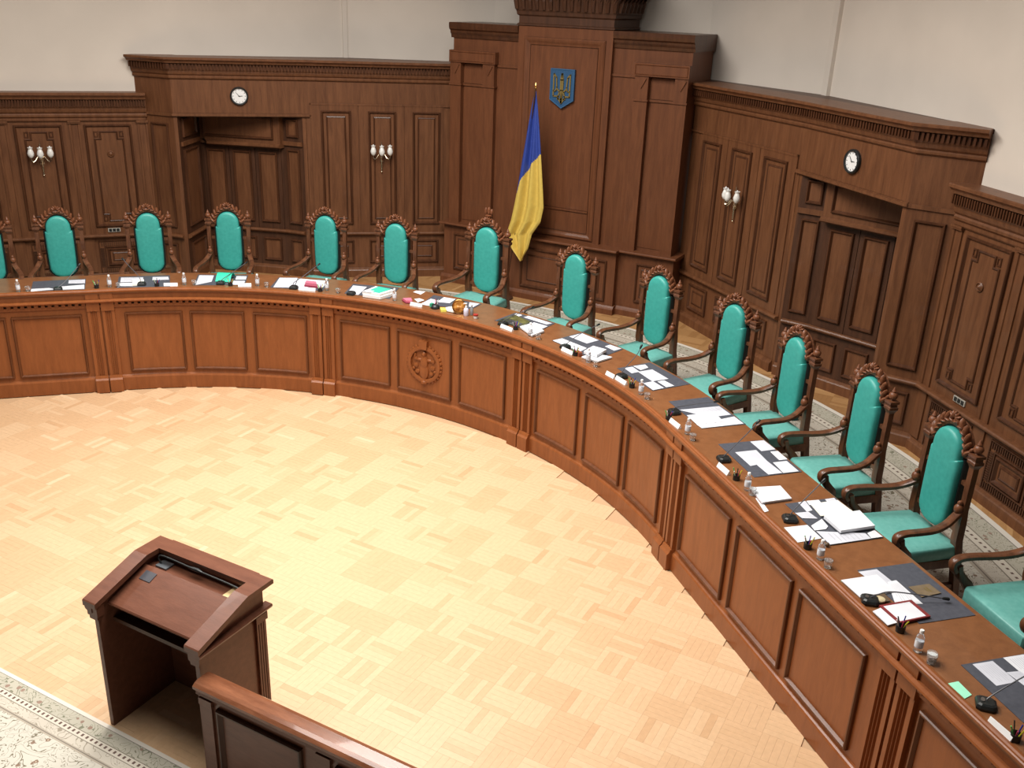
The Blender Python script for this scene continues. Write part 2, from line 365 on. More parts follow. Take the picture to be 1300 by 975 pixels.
# ------------------------------------------------------------------ judges' bench
def bench_segment(label, u0, u1, panels, end_pil=(True, True)):
    c = B.pt((u0 + u1) / 2, 0, 0); t = thing('bench_section', label, 'judges bench', (c[0], c[1], 0), group=None)
    mb = MB(); slab(mb, B, u0, u1, -0.10, -0.03, 0, 1.20); obj('carcass', mb, W_BENCH, t)
    mb = MB(); sweep(mb, B, [(-0.05, 0), (0.0, 0), (0.0, 0.165), (-0.008, 0.18), (-0.022, 0.188), (-0.03, 0.20), (-0.05, 0.20)], u0, u1); obj('plinth', mb, W_BENCH, t)
    mb = MB(); sweep(mb, B, [(-0.05, 1.20), (0.010, 1.20), (0.010, 1.30), (0.022, 1.312), (-0.05, 1.312)], u0, u1); obj('frieze', mb, W_BENCH, t)
    mb = MB(); sweep(mb, B, [(-0.05, 1.178), (0.032, 1.178), (0.050, 1.188), (0.060, 1.200), (0.055, 1.212), (0.030, 1.220), (-0.05, 1.220)], u0, u1); obj('ledge', mb, W_BENCH, t)
    mb = MB(); k = int((u1 - u0) / 0.075)
    for i in range(k):
        a = u0 + (u1 - u0) * (i + 0.22) / k; slab(mb, B, a, a + 0.042, -0.032, 0.014, 1.142, 1.180)
    obj('dentil_row', mb, W_BENCH, t, kind='stuff')
    mb = MB(); slab(mb, B, u0, u1, -0.032, -0.004, 1.108, 1.142); obj('dentil_band', mb, W_BENCH, t)
    mb = MB(); slab(mb, B, u0, u1, -0.032, -0.026, 1.142, 1.180); obj('dentil_recess', mb, W_DARK, t)  # dark strip painted as the shade between the dentils
    for a, b in panels:
        mb = MB(); plate(mb, B, rect(a + 0.03, b - 0.03, 0.275, 0.995), -0.031, -0.026); p = obj('front_panel', mb, W_BENCH, t)
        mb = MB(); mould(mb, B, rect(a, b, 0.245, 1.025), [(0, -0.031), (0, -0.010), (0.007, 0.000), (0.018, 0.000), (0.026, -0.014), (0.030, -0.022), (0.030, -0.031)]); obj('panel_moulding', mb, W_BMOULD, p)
    return t
def pilaster_pair(label, u, w=0.155):
    c = B.pt(u, 0, 0); t = thing('bench_pilaster_pair', label, 'pilaster', (c[0], c[1], 0))
    for s in (-1, 1):
        a, b = (u - w, u - 0.012) if s < 0 else (u + 0.012, u + w)
        mb = MB(); prof = [(a, -0.03), (a, 0.006)]; n = 3; g0 = a + 0.034; g1 = b - 0.034; st = (g1 - g0) / n
        for i in range(n): x = g0 + i * st; prof += [(x, 0.006), (x + st * 0.2, -0.010), (x + st * 0.75, -0.010), (x + st * 0.95, 0.006)]
        prof += [(b, 0.006), (b, -0.03)]
        upright(mb, B, prof, 0.21, 1.07); p = obj('fluted_pilaster', mb, W_BENCH, t)
        mb = MB(); sweep(mb, B, [(-0.04, 0), (0.05, 0), (0.05, 0.165), (0.030, 0.185), (0.018, 0.215), (-0.04, 0.215)], a - 0.004, b + 0.004); obj('pilaster_base', mb, W_BENCH, p)
        mb = MB(); slab(mb, B, a - 0.003, b + 0.003, -0.03, 0.016, 1.07, 1.178); obj('pilaster_cap', mb, W_BENCH, p)
        mb = MB(); slab(mb, B, a, b, -0.03, 0.026, 1.222, 1.31); obj('frieze_block', mb, W_BENCH, p)
CEN = [(-1.215, -0.53), (-0.43, 0.355), (0.465, 1.17)]; SEG = [(1.655, 2.345), (2.46, 3.13), (3.22, 3.90)]
W1 = [(4.39, 5.18), (5.29, 6.085), (6.18, 6.94)]; W2 = [(7.46, 8.22), (8.33, 9.10), (9.2, 9.95)]
mir = lambda L: [(-b, -a) for a, b in L]
bench_c = bench_segment('curved bench front section carved with the round emblem', -1.443, 1.443, CEN)
bench_segment('curved bench front section left of the carved round emblem section', -4.167, -1.443, mir(SEG))
bench_segment('curved bench front section right of the carved round emblem section', 1.443, 4.167, SEG)
bench_segment('straight bench front section at the left edge of the photo', -7.25, -4.167, [(-5.18, -4.39), (-6.085, -5.24), (-6.94, -6.18)])
bench_segment('straight bench front section with three panels on the right wing', 4.167, 7.25, W1)
bench_segment('straight bench front section in the bottom right corner', 7.25, 8.6, W2[:1])
pilaster_pair('fluted pilaster pair just left of the carved emblem section', -1.443)
pilaster_pair('fluted pilaster pair just right of the carved emblem section', 1.443)
pilaster_pair('fluted pilaster pair where the curve meets the left straight wing', -4.167)
pilaster_pair('fluted pilaster pair where the curve meets the right straight wing', 4.167)
pilaster_pair('fluted pilaster pair in the bottom right corner', 7.25, 0.17)
# worktop
mb = MB(); sweep(mb, B, [(-0.68, 1.29), (0.03, 1.29), (0.03, 1.335), (-0.68, 1.335), (-0.695, 1.325), (-0.695, 1.30)], -7.25, 8.6)
wt = obj('worktop', mb, W_TOP); tag(wt, 'long polished wooden worktop curving along the whole judges\' bench', 'worktop')
mb = MB(); sweep(mb, B, [(-0.012, 1.305), (0.034, 1.305), (0.047, 1.315), (0.047, 1.332), (0.040, 1.338), (0.036, 1.346), (0.024, 1.352), (0.006, 1.350), (-0.012, 1.336)], -7.25, 8.6)
lip = obj('edge_lip', mb, W_BENCH, wt)
mb = MB(); slab(mb, B, -7.25, 8.6, -0.66, -0.64, 0.90, 1.29); obj('modesty_board', mb, W_BENCH, wt)
# carved emblem: ring with rope edge, crown block, blindfolded figure between scrolls (all in low relief)
class Local:
    def pt(s, u, v, z): return B.pt(u - 0.035, v - 0.026, z)
E_ = Local(); zc = 0.640; rr = 0.235
def ring(mb, r0, r1, v, z, n=28):
    L = []
    for k in range(n):
        a = 2 * PI * k / n; ca, sa = math.cos(a), math.sin(a)
        L.append([E_.pt(r * ca, w_, z + r * sa) for r, w_ in ((r0, 0), (r0, v * 0.8), ((r0 + r1) / 2, v), (r1, v * 0.8), (r1, 0))])
    mb.loops(L, ring=True)
def disc(mb, u, z, r, v, n=10, rz=None):
    rz = rz or r
    mb.loops([[E_.pt(u + r * k_ * math.cos(2 * PI * k / n), w_, z + rz * k_ * math.sin(2 * PI * k / n)) for k in range(n)] for k_, w_ in ((1, 0), (0.85, v * 0.7), (0.4, v))])
mb = MB(); ring(mb, 0.190, rr, 0.034, zc)
for k in range(30): a = 2 * PI * k / 30; disc(mb, rr * math.cos(a), zc + rr * math.sin(a), 0.026, 0.020, 6)
disc(mb, 0, zc, 0.19, 0.006, 24)
em = obj('carved_emblem', mb, W_BENCH, bench_c, smooth=True, label='round carved wooden emblem with robed figure')
mb = MB()
for u, z, rx, v, rz in ((0, zc - 0.09, 0.068, 0.036, 0.12), (0, zc + 0.02, 0.056, 0.040, 0.11), (0, zc + 0.135, 0.030, 0.044, 0.038), (-0.07, zc + 0.05, 0.045, 0.028, 0.022), (0.07, zc + 0.06, 0.045, 0.028, 0.022), (-0.13, zc + 0.085, 0.014, 0.03, 0.05)): disc(mb, u, z, rx, v, 12, rz)
for s in (-1, 1):
    for u, z, r in ((0.12, -0.03, 0.036), (0.125, 0.055, 0.028), (0.10, -0.11, 0.034), (0.15, -0.075, 0.022)): disc(mb, s * u, zc + z, r, 0.026, 9)
obj('robed_figure', mb, W_BENCH, em, smooth=True)
mb = MB(); plate(mb, E_, [(-0.05, zc + 0.20), (0.05, zc + 0.20), (0.055, zc + 0.31), (0.02, zc + 0.30), (0, zc + 0.325), (-0.02, zc + 0.30), (-0.055, zc + 0.31)], 0, 0.05); obj('crown_block', mb, W_BENCH, em)
mb = MB(); disc(mb, 0, zc - 0.235, 0.05, 0.045, 8, 0.035); obj('ribbon_knot', mb, W_BENCH, em)
# ------------------------------------------------------------------ plaster walls above the panelling
def wall(name, pts, z0, z1, th=0.15):
    P = Path(pts, 1 if pts[0][0] < pts[-1][0] or pts[0][0] > 0 else 1); mb = MB(); sweep(mb, P, [(-th, z0), (0, z0), (0, z1), (-th, z1)], 0, P.s[-1])
    o = obj(name, mb, PLASTER); o['kind'] = 'structure'; return o
wall('wall_back', [(-3.6, 8.30), (-1.7, 9.5), (1.7, 9.5), (3.6, 8.30)], 3.1, 6.6)
wall('wall_right', [(3.6, 8.30), (9.0, 1.90)], 3.1, 6.6)
wall('wall_left', [(-9.0, 1.90), (-3.6, 8.30)], 3.1, 6.6)
P = Path([(3.6, 8.30), (9.0, 1.90)], 1); mb = MB(); slab(mb, P, -0.02, 0.10, 0, 0.05, 3.1, 6.6); o = obj('trim_1', mb, PLASTER); o['kind'] = 'structure'
P = Path([(-9.0, 1.90), (-3.6, 8.30)], 1); mb = MB(); slab(mb, P, P.s[-1] - 0.06, P.s[-1] + 0.01, 0, 0.03, 3.1, 6.6); o = obj('trim_2', mb, PLASTER); o['kind'] = 'structure'

def cornice(P, u0, u1, z0, z1, ov, t, m, dstep=0.046, deep=0.35):
    h = z1 - z0
    prof = [(-deep, z0), (0.012, z0), (0.030, z0 + 0.05 * h), (0.034, z0 + 0.12 * h), (0.022, z0 + 0.17 * h), (0.045, z0 + 0.24 * h), (0.055, z0 + 0.33 * h), (0.055, z0 + 0.38 * h), (0.062, z0 + 0.44 * h), (0.062, z0 + 0.72 * h), (ov * 0.72, z0 + 0.74 * h), (ov * 0.78, z0 + 0.82 * h), (ov * 0.9, z0 + 0.88 * h), (ov, z0 + 0.90 * h), (ov, z1 - 0.01), (ov - 0.01, z1), (-deep, z1)]
    mb = MB(); sweep(mb, P, prof, u0, u1); c = obj('cornice', mb, m, t)
    mb = MB(); n = int((u1 - u0) / dstep)
    for i in range(n):
        a = u0 + (u1 - u0) * (i + 0.25) / n; slab(mb, P, a, a + dstep * 0.5, 0.05, 0.062 + 0.042, z0 + 0.46 * h, z0 + 0.71 * h)
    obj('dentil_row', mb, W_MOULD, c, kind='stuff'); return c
def panel(P, u0, u1, z0, z1, t, m, name='wall_panel', v=0.0, inner=0.075, shape=None):
    poly = rect(u0, u1, z0, z1); mb = MB(); plate(mb, P, inset(poly, 0.03), v - 0.004, v + 0.002); p = obj(name, mb, m, t)
    mb = MB(); mould(mb, P, poly, [(a, b + v) for a, b in MOULD])
    if inner: mould(mb, P, inset(poly, inner), [(0, v), (0.006, v - 0.001 + 0.012), (0.018, v + 0.016), (0.026, v + 0.010), (0.026, v)])
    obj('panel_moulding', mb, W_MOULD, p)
    if inner: mb = MB(); plate(mb, P, inset(poly, inner + 0.026), v, v + 0.011); obj('raised_field', mb, m, p)
    return p
RAIL = [(-0.02, 1.285), (0.015, 1.285), (0.028, 1.295), (0.048, 1.302), (0.060, 1.315), (0.062, 1.330), (0.052, 1.342), (0.030, 1.347), (-0.02, 1.347)]
def skirt(P, u0, u1, t, m, h=0.15):
    mb = MB(); sweep(mb, P, [(-0.02, PZ), (0.045, PZ), (0.045, PZ + h * 0.72), (0.036, PZ + h * 0.82), (0.020, PZ + h * 0.88), (0.014, PZ + h), (-0.02, PZ + h)], u0, u1); return obj('plinth', mb, m, t)

def bay(sg, side):
    X = lambda x, y: (sg * x, y)
    T_, M_, E0, C0 = (1.835, 8.795), (3.64, 7.33), (4.97, 6.03), (5.47, 5.96)
    P = Path([X(*T_), X(*M_), X(*E0), X(*C0)], sg); uM, uE, uC = P.s[1], P.s[2], P.s[3]
    d0 = uM - 2.047
    lab = 'tall dark wood panelled bay with clock and recess, %s of the flag backdrop' % side
    t = thing('panelled_bay', lab, 'wall panelling', (*X(3.9, 7.2), PZ))
    m = W_WALL
    mb = MB(); slab(mb, P, 0, uM, -0.08, 0, PZ, 3.60); slab(mb, P, uM, uE, -0.08, 0, 3.10, 3.60); slab(mb, P, uE, uC + 0.15, -0.08, 0, PZ, 3.60)
    slab(mb, P, uM - 0.01, uM + 0.05, -0.08, 0, PZ, 3.10); slab(mb, P, uE - 0.05, uE, -0.08, 0, PZ, 3.10); obj('backing', mb, m, t)
    cornice(P, 0, uC + 0.12, 3.585, 3.885, 0.17, t, m)
    top = [P.pt(0, 0.1, 0), P.pt(uM, 0.1, 0), P.pt(uE, 0.1, 0), P.pt(uC + 0.05, 0.1, 0), (*X(5.66, 5.98), 0), (*X(3.55, 8.42), 0), (*X(1.72, 9.5), 0)]
    mb = MB(); mb.prism([p[:2] for p in top], 3.84, 3.880); obj('top_board', mb, W_DARK, t)
    mb = MB(); slab(mb, P, uM - 0.06, uE + 0.012, -0.05, 0.022, 3.070, 3.118); slab(mb, P, uM - 0.06, uE + 0.01, -0.05, 0.036, 3.080, 3.108); obj('frieze_band', mb, m, t); mb = MB(); slab(mb, P, uE, uC, -0.02, 0.020, 3.070, 3.110); obj('frieze_band', mb, m, t)
    mb = MB(); slab(mb, P, 0, uM - 0.06, 0, 0.020, 3.250, 3.275); slab(mb, P, uM - 0.085, uM - 0.06, 0, 0.020, 3.10, 3.275); obj('field_bead', mb, m, t)
    for a, b in ((0.0, 0.585), (0.595, 1.268), (1.278, 1.965)):
        mb = MB(); slab(mb, P, max(0, a + d0), b + d0, 0, 0.014, 1.347, 3.25); obj('stile_board', mb, m, t)
    for a, b in ((0.045, 0.465), (0.712, 1.130), (1.384, 1.826)):
        panel(P, a + d0, b + d0, 1.470, 3.172, t, m, v=0.014)
    for ua, ub in ((0, uM), (uE, uC)): mb = MB(); sweep(mb, P, RAIL, ua, ub); obj('dado_rail', mb, m, t)
    for a, b in ((0.06, 0.50), (0.72, 1.14), (1.38, 1.84)): panel(P, a + d0, b + d0, 0.85, 1.215, t, m, name='dado_panel', inner=0.085)
    skirt(P, 0, uM, t, m); skirt(P, uE, uC, t, m)
    # side face by the corner
    panel(P, uE + 0.10, uE + 0.40, 1.45, 2.965, t, m, inner=0)
    panel(P, uE + 0.12, uE + 0.38, 0.84, 1.20, t, m, name='dado_panel', inner=0)
    # recess
    tB = (Vector(X(*E0)) - Vector(X(*M_))).normalized()
    a = Vector(X(*M_)) + tB * 0.05; b = Vector(X(*E0)) - tB * 0.05
    N = Path([tuple(a), X(4.03, 7.24), X(5.26, 6.80), tuple(b)], sg); s1, s2, s3 = N.s[1:]
    mb = MB(); slab(mb, N, 0, s3, -0.06, 0, PZ, 3.10); obj('recess_wall', mb, W_DARK, t)  # recess interior darkened by colour to stand for its shade
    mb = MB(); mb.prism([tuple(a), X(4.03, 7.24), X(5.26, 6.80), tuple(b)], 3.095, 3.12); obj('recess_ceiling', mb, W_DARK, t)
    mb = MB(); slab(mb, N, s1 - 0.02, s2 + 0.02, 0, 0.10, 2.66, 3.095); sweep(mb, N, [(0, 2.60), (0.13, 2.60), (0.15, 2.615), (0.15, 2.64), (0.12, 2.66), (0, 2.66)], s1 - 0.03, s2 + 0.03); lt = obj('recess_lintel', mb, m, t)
    panel(N, s1 + 0.10, s2 - 0.10, 2.72, 3.04, t, m, v=0.10, inner=0)
    for u0, u1 in ((0.05, s1 - 0.05), (s2 + 0.14, s3 - 0.10)):
        panel(N, u0 + 0.03, u1 - 0.03, 2.76, 3.03, t, m, inner=0)
        mb = MB(); slab(mb, N, u0 - 0.04, u1 + 0.04, 0, 0.03, 2.64, 2.70); obj('string_course', mb, m, t)
        panel(N, u0 + 0.02, u1 - 0.02, 1.45, 2.58, t, m, inner=0); panel(N, u0 + 0.02, u1 - 0.02, 0.84, 1.20, t, m, name='dado_panel', inner=0)
    w = (s2 - s1 - 0.06) / 3
    for k in range(3):
        u0 = s1 + 0.03 + k * w; mb = MB(); slab(mb, N, u0 + 0.004, u0 + w - 0.004, 0, 0.016, 1.347, 2.60); obj('door_leaf', mb, W_DARK, t)  # door leaves carry the same painted shade as the recess
        panel(N, u0 + 0.06, u0 + w - 0.06, 1.45, 2.52, t, m, v=0.016, inner=0); panel(N, u0 + 0.06, u0 + w - 0.06, 0.84, 1.20, t, m, name='dado_panel', inner=0)
    mb = MB(); sweep(mb, N, RAIL, 0.02, s3 - 0.02); obj('recess_rail', mb, m, t); skirt(N, 0.0, s3, t, m)
    return P, uM, uE
BAY = {}
for sg, side in ((1, 'right'), (-1, 'left')): BAY[sg] = bay(sg, side)

def wainscot(sg, side, length):
    C0, C1 = (sg * 5.45, 5.955), (sg * (5.45 + 0.645 * 6), 5.955 - 0.764 * 6)
    P = Path([C0, C1], sg); t = thing('wainscot', 'lower dark wood wainscot with stepped panels at the %s edge of the photo' % side, 'wall panelling', (sg * 6.0, 5.3, PZ)); m = W_WALL
    mb = MB(); slab(mb, P, 0, length, -0.10, 0, PZ, 3.02); obj('backing', mb, m, t)
    cornice(P, -0.02, length, 3.02, 3.375, 0.16, t, m, 0.036, 0.20)
    mb = MB(); sweep(mb, P, [(0, 2.975), (0.02, 2.975), (0.030, 2.99), (0.030, 3.02), (0, 3.02)], 0, length); obj('neck_moulding', mb, m, t)
    edges = [(0.21, 0.84), (1.13, 1.74), (2.05, 2.66), (2.97, 3.58), (3.89, 4.50), (4.81, 5.42)]
    for a, b in edges:
        if b > length: break
        mb = MB(); plate(mb, P, inset(rect(a, b, 1.455, 2.925), 0.03), -0.004, 0.004); p = obj('wall_panel', mb, m, t)
        mb = MB(); mould(mb, P, rect(a, b, 1.455, 2.925), MOULD); nt = notched(a + 0.115, b - 0.115, 1.53, 2.835, 0.075, 0.10)
        mould(mb, P, nt, [(0, 0.004), (0, 0.014), (0.008, 0.020), (0.018, 0.016), (0.024, 0.006), (0.024, 0.004)])
        for uu in (a + 0.115, b - 0.115 - 0.062):
            for zz in (1.53, 2.835 - 0.087): mould(mb, P, rect(uu, uu + 0.062, zz, zz + 0.087), [(0, 0.004), (0.005, 0.014), (0.015, 0.014), (0.020, 0.004)])
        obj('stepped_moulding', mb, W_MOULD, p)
        mb = MB(); plate(mb, P, inset(nt, 0.026), 0.003, 0.009); obj('stepped_field', mb, m, p)
        panel(P, a + 0.115, b - 0.115, 0.865, 1.125, t, m, name='dado_panel', inner=0.06)
        mb = MB(); mould(mb, P, rect(a - 0.005, b + 0.005, 0.745, 1.245), [(0, 0), (0, 0.014), (0.012, 0.014), (0.016, 0)]); mould(mb, P, rect(a + 0.075, b - 0.075, 0.835, 1.155), [(0, 0), (0, 0.016), (0.016, 0.016), (0.02, 0)]); obj('grille_frame', mb, W_MOULD, t)
        mb = MB(); n = 20
        for k in range(n):
            uu = a + 0.02 + (b - a - 0.04) * k / n
            for zz in (1.165, 0.765): slab(mb, P, uu, uu + 0.012, 0, 0.012, zz, zz + 0.06)
        for k in range(13):
            zz = 0.845 + 0.3 * k / 13
            for uu in (a + 0.015, b - 0.065): slab(mb, P, uu, uu + 0.05, 0, 0.012, zz, zz + 0.010)
        obj('grille_bars', mb, W_DARK, t, kind='stuff')
    for u in (0.055, 0.96, 1.885, 2.81, 3.73, 4.65):
        if u > length: break
        mb = MB(); upright(mb, P, [(u - 0.07, 0), (u - 0.07, 0.016), (u - 0.045, 0.016), (u - 0.04, 0.004), (u + 0.04, 0.004), (u + 0.045, 0.016), (u + 0.07, 0.016), (u + 0.07, 0)], 1.347, 2.96); p = obj('pilaster', mb, m, t)
        mb = MB(); slab(mb, P, u - 0.078, u + 0.078, 0, 0.034, 2.945, 2.962); slab(mb, P, u - 0.082, u + 0.082, 0, 0.042, 2.962, 2.985); obj('pilaster_cap', mb, m, p)
        mb = MB(); slab(mb, P, u - 0.07, u + 0.07, 0, 0.018, 0.77, 1.285); obj('dado_pilaster', mb, m, t)
    mb = MB(); sweep(mb, P, [(a * 1.25, b) for a, b in RAIL], 0, length); obj('dado_rail', mb, m, t)
    skirt(P, 0, length, t, m, 0.13)
    mb = MB(); c = 0.525
    L = []
    for r, v in ((0.048, 0.008), (0.048, 0.02), (0.036, 0.03), (0.030, 0.020), (0.022, 0.024), (0.012, 0.036), (0.004, 0.038)): L.append([P.pt(c + r * math.cos(2 * PI * k / 14), v, 2.513 + r * math.sin(2 * PI * k / 14)) for k in range(14)])
    mb.loops(L); obj('rosette', mb, m, t, smooth=True)
    # socket plate
    s = thing('socket_plate', 'metal triple socket plate on the dark wood wainscot, %s side' % side, 'socket', P.pt(0.60, 0.02, 1.385))
    mb = MB(); plate(mb, P, rect(0.515, 0.685, 1.372, 1.428), 0.003, 0.016); obj('cover', mb, flat('socket_metal', (0.45, 0.42, 0.36), 0.35), s)
    for k in range(3): mb = MB(); plate(mb, P, rect(0.527 + 0.052 * k, 0.569 + 0.052 * k, 1.379, 1.421), 0.016, 0.019); obj('socket_outlet', mb, BLACK, s)
    return P
WP = {1: wainscot(1, 'right', 3.7), -1: wainscot(-1, 'left', 5.5)}

# ------------------------------------------------------------------ backdrop tower
class Flat:
    def __init__(s, y): s.y = y
    def pt(s, u, v, z): return (u, s.y - v, z)
    def verts(s, a, b): return [a, b]
t = thing('backdrop_tower', 'tall stepped dark wood backdrop behind the flag and shield', 'wall panelling', (0, 8.8, PZ)); m = W_TOWER
D = Flat(8.42); mb = MB(); slab(mb, D, -1.88, 1.88, -1.0, 0, PZ, 1.53); slab(mb, D, -1.06, 1.06, 0, 0.10, PZ, 1.53); obj('dado', mb, m, t)
for a, b, y in ((-1.93, -1.09, 0.0), (-1.09, 1.09, 0.10), (1.09, 1.93, 0.0)):
    mb = MB(); sweep(mb, Flat(8.42 - y), [(-0.95, 1.525), (0.02, 1.525), (0.05, 1.54), (0.085, 1.547), (0.085, 1.562), (0.075, 1.572), (-0.95, 1.572)], a, b); obj('dado_ledge', mb, m, t)
for a, b, y in ((-1.915, -1.06, 0.0), (-1.085, 1.085, 0.10), (1.06, 1.915, 0.0)):
    mb = MB(); sweep(mb, Flat(8.42 - y), [(-0.9, PZ), (0.05, PZ), (0.05, PZ + 0.08), (0.03, PZ + 0.10), (0.015, PZ + 0.125), (-0.9, PZ + 0.125)], a, b); obj('plinth', mb, m, t)
panel(D, -1.70, -1.30, 0.84, 1.41, t, m, name='dado_panel', inner=0.07); panel(D, 1.34, 1.70, 0.84, 1.41, t, m, name='dado_panel', inner=0.07)
panel(Flat(8.32), -0.46, 0.93, 0.80, 1.40, t, m, name='dado_panel', inner=0.10)
Wg = Flat(8.53); Cn = Flat(8.46)
for a, b in ((-1.82, -0.70), (0.70, 1.82)): mb = MB(); slab(mb, Wg, a, b, -0.85, 0, 1.57, 4.27); obj('wing_wall', mb, m, t)
mb = MB(); slab(mb, Cn, -0.715, 0.715, -0.9, 0, 1.57, 4.47); obj('center_wall', mb, m, t)
mb = MB(); mould(mb, Cn, rect(-0.615, 0.615, 1.60, 4.335), [(0, 0), (0, 0.012), (0.02, 0.026), (0.045, 0.022), (0.075, 0.008), (0.10, 0.004), (0.10, 0)]); obj('center_frame', mb, m, t)
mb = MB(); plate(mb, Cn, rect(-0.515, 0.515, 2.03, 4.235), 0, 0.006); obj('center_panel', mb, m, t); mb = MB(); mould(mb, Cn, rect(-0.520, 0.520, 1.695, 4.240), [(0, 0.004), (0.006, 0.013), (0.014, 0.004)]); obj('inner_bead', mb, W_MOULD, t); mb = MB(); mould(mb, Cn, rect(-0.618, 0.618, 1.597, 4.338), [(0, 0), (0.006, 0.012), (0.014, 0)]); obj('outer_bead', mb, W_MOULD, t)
mb = MB(); plate(mb, Cn, rect(-0.515, 0.515, 1.70, 2.005), 0, 0.006); slab(mb, Cn, -0.515, 0.515, 0, 0.024, 2.000, 2.024); obj('lower_panel', mb, m, t)
for s in (-1, 1):
    q = lambda a, b: (a, b) if s > 0 else (-b, -a)
    mb = MB(); sweep(mb, Wg, [(-0.85, 4.26), (0.02, 4.26), (0.03, 4.30), (0.05, 4.33), (0.055, 4.36), (0.085, 4.38), (0.095, 4.42), (0.095, 4.455), (0.085, 4.47), (-0.85, 4.47)], *q(0.72, 1.85)); obj('wing_cornice', mb, W_MOULD, t)  # darker wood colour stands for the cornice being unlit
    mb = MB(); slab(mb, Wg, *q(1.06, 1.83), 0, 0.11, 3.93, 4.095); mould(mb, Wg, rect(*q(1.075, 1.815), 3.945, 4.080), [(0, 0.11), (0.008, 0.12), (0.016, 0.11)]); obj('lintel_block', mb, m, t)
    mb = MB(); slab(mb, Wg, *q(0.71, 1.07), 0, 0.02, 3.895, 3.925); obj('string_course', mb, m, t)
    for a, b in ((1.08, 1.27), (1.64, 1.82)):
        mb = MB(); slab(mb, Wg, *q(a, b), 0, 0.085, 1.57, 3.61); p = obj('pilaster', mb, m, t)
        mb = MB(); slab(mb, Wg, *q(a, b), 0, 0.092, 3.63, 3.93); slab(mb, Wg, *q(a - 0.012, b + 0.012), 0, 0.102, 3.608, 3.632); c0 = sum(q(a, b)) / 2
        plate(mb, Wg, [(c0 - 0.07, 3.90), (c0, 3.77), (c0 + 0.07, 3.90)], 0.092, 0.108); obj('pilaster_cap', mb, m, p)
    mb = MB(); plate(mb, Wg, rect(*q(1.285, 1.625), 1.62, 3.60), 0, 0.008); plate(mb, Wg, rect(*q(1.285, 1.625), 3.64, 3.91), 0, 0.012); slab(mb, Wg, *q(1.27, 1.64), 0, 0.03, 3.604, 3.634); obj('wing_panel', mb, m, t)
mb = MB(); L = []
for o_, z in ((0.0, 4.47), (0.02, 4.48), (0.02, 4.50), (0.0, 4.51), (0.0, 4.60), (0.025, 4.62), (0.03, 4.66), (0.04, 4.68), (0.06, 4.80), (0.10, 4.92), (0.18, 5.04), (0.22, 5.10), (0.22, 5.2)): L.append([(-0.715 - o_, 8.46 - o_, z), (0.715 + o_, 8.46 - o_, z), (0.715 + o_, 9.36, z), (-0.715 - o_, 9.36, z)])
mb.loops(L); cc = obj('crown_cornice', mb, W_DARK, t)  # crown and its gadroons painted dark to stand for being unlit
mb = MB()
for k in range(15):
    x = -0.73 + 1.46 * k / 14; mb.tube([(x, 8.46 - 0.045, 4.69), (x * 1.01, 8.46 - 0.065, 4.80), (x * 1.05, 8.46 - 0.11, 4.92), (x * 1.12, 8.46 - 0.18, 5.03)], [0.028, 0.036, 0.04, 0.03], 6)
for k in range(7):
    y = 8.50 + 0.8 * k / 6
    for s in (-1, 1): mb.tube([(s * 0.76, y, 4.69), (s * 0.78, y, 4.80), (s * 0.825, y, 4.92), (s * 0.90, y, 5.03)], [0.028, 0.036, 0.04, 0.03], 6)
obj('gadroon_row', mb, W_DARK, cc, kind='stuff')

# shield
sh = thing('state_shield', 'blue shield with gold trident emblem on the wood backdrop', 'emblem', (0.02, 8.44, 3.41))
S_ = Flat(8.445); out = [(-0.165, 3.945), (0.205, 3.945), (0.205, 3.53), (0.02, 3.415), (-0.165, 3.53)]
mb = MB(); plate(mb, S_, out, 0, 0.03); obj('shield_plate', mb, flat('shield_blue', (0.020, 0.078, 0.175), 0.45), sh)
mb = MB(); mould(mb, S_, out, [(0, 0.03), (0.003, 0.038), (0.012, 0.038), (0.015, 0.03)]); obj('shield_rim', mb, flat('shield_rim_blue', (0.035, 0.115, 0.235), 0.45), sh)
mb = MB(); cx = 0.02
GOLD = mat('dull_gold', (0.26, 0.19, 0.06), 0.5, metal=0.6)
def stroke(pts, w, mi=0):
    for a, b in zip(pts, pts[1:]):
        a = Vector(a); b = Vector(b); d = (b - a).normalized(); n = Vector((-d.y, d.x)) * w / 2; a -= d * w * 0.3; b += d * w * 0.3
        plate(mb, S_, [tuple(a - n), tuple(b - n), tuple(b + n), tuple(a + n)], 0.028, 0.045)
stroke([(cx, 3.88), (cx + 0.014, 3.80), (cx + 0.012, 3.66), (cx, 3.50)], 0.024); stroke([(cx, 3.88), (cx - 0.014, 3.80), (cx - 0.012, 3.66), (cx, 3.50)], 0.024)
for s in (-1, 1):
    stroke([(cx + s * 0.125, 3.875), (cx + s * 0.125, 3.58), (cx + s * 0.045, 3.58)], 0.018)
    stroke([(cx + s * 0.125, 3.875), (cx + s * 0.085, 3.83), (cx + s * 0.075, 3.70), (cx + s * 0.09, 3.65), (cx + s * 0.125, 3.65)], 0.016)
    stroke([(cx + s * 0.07, 3.68), (cx + s * 0.03, 3.64), (cx + s * 0.055, 3.56), (cx, 3.49)], 0.018)
stroke([(cx - 0.06, 3.545), (cx + 0.06, 3.545)], 0.016)
obj('trident', mb, GOLD, sh)

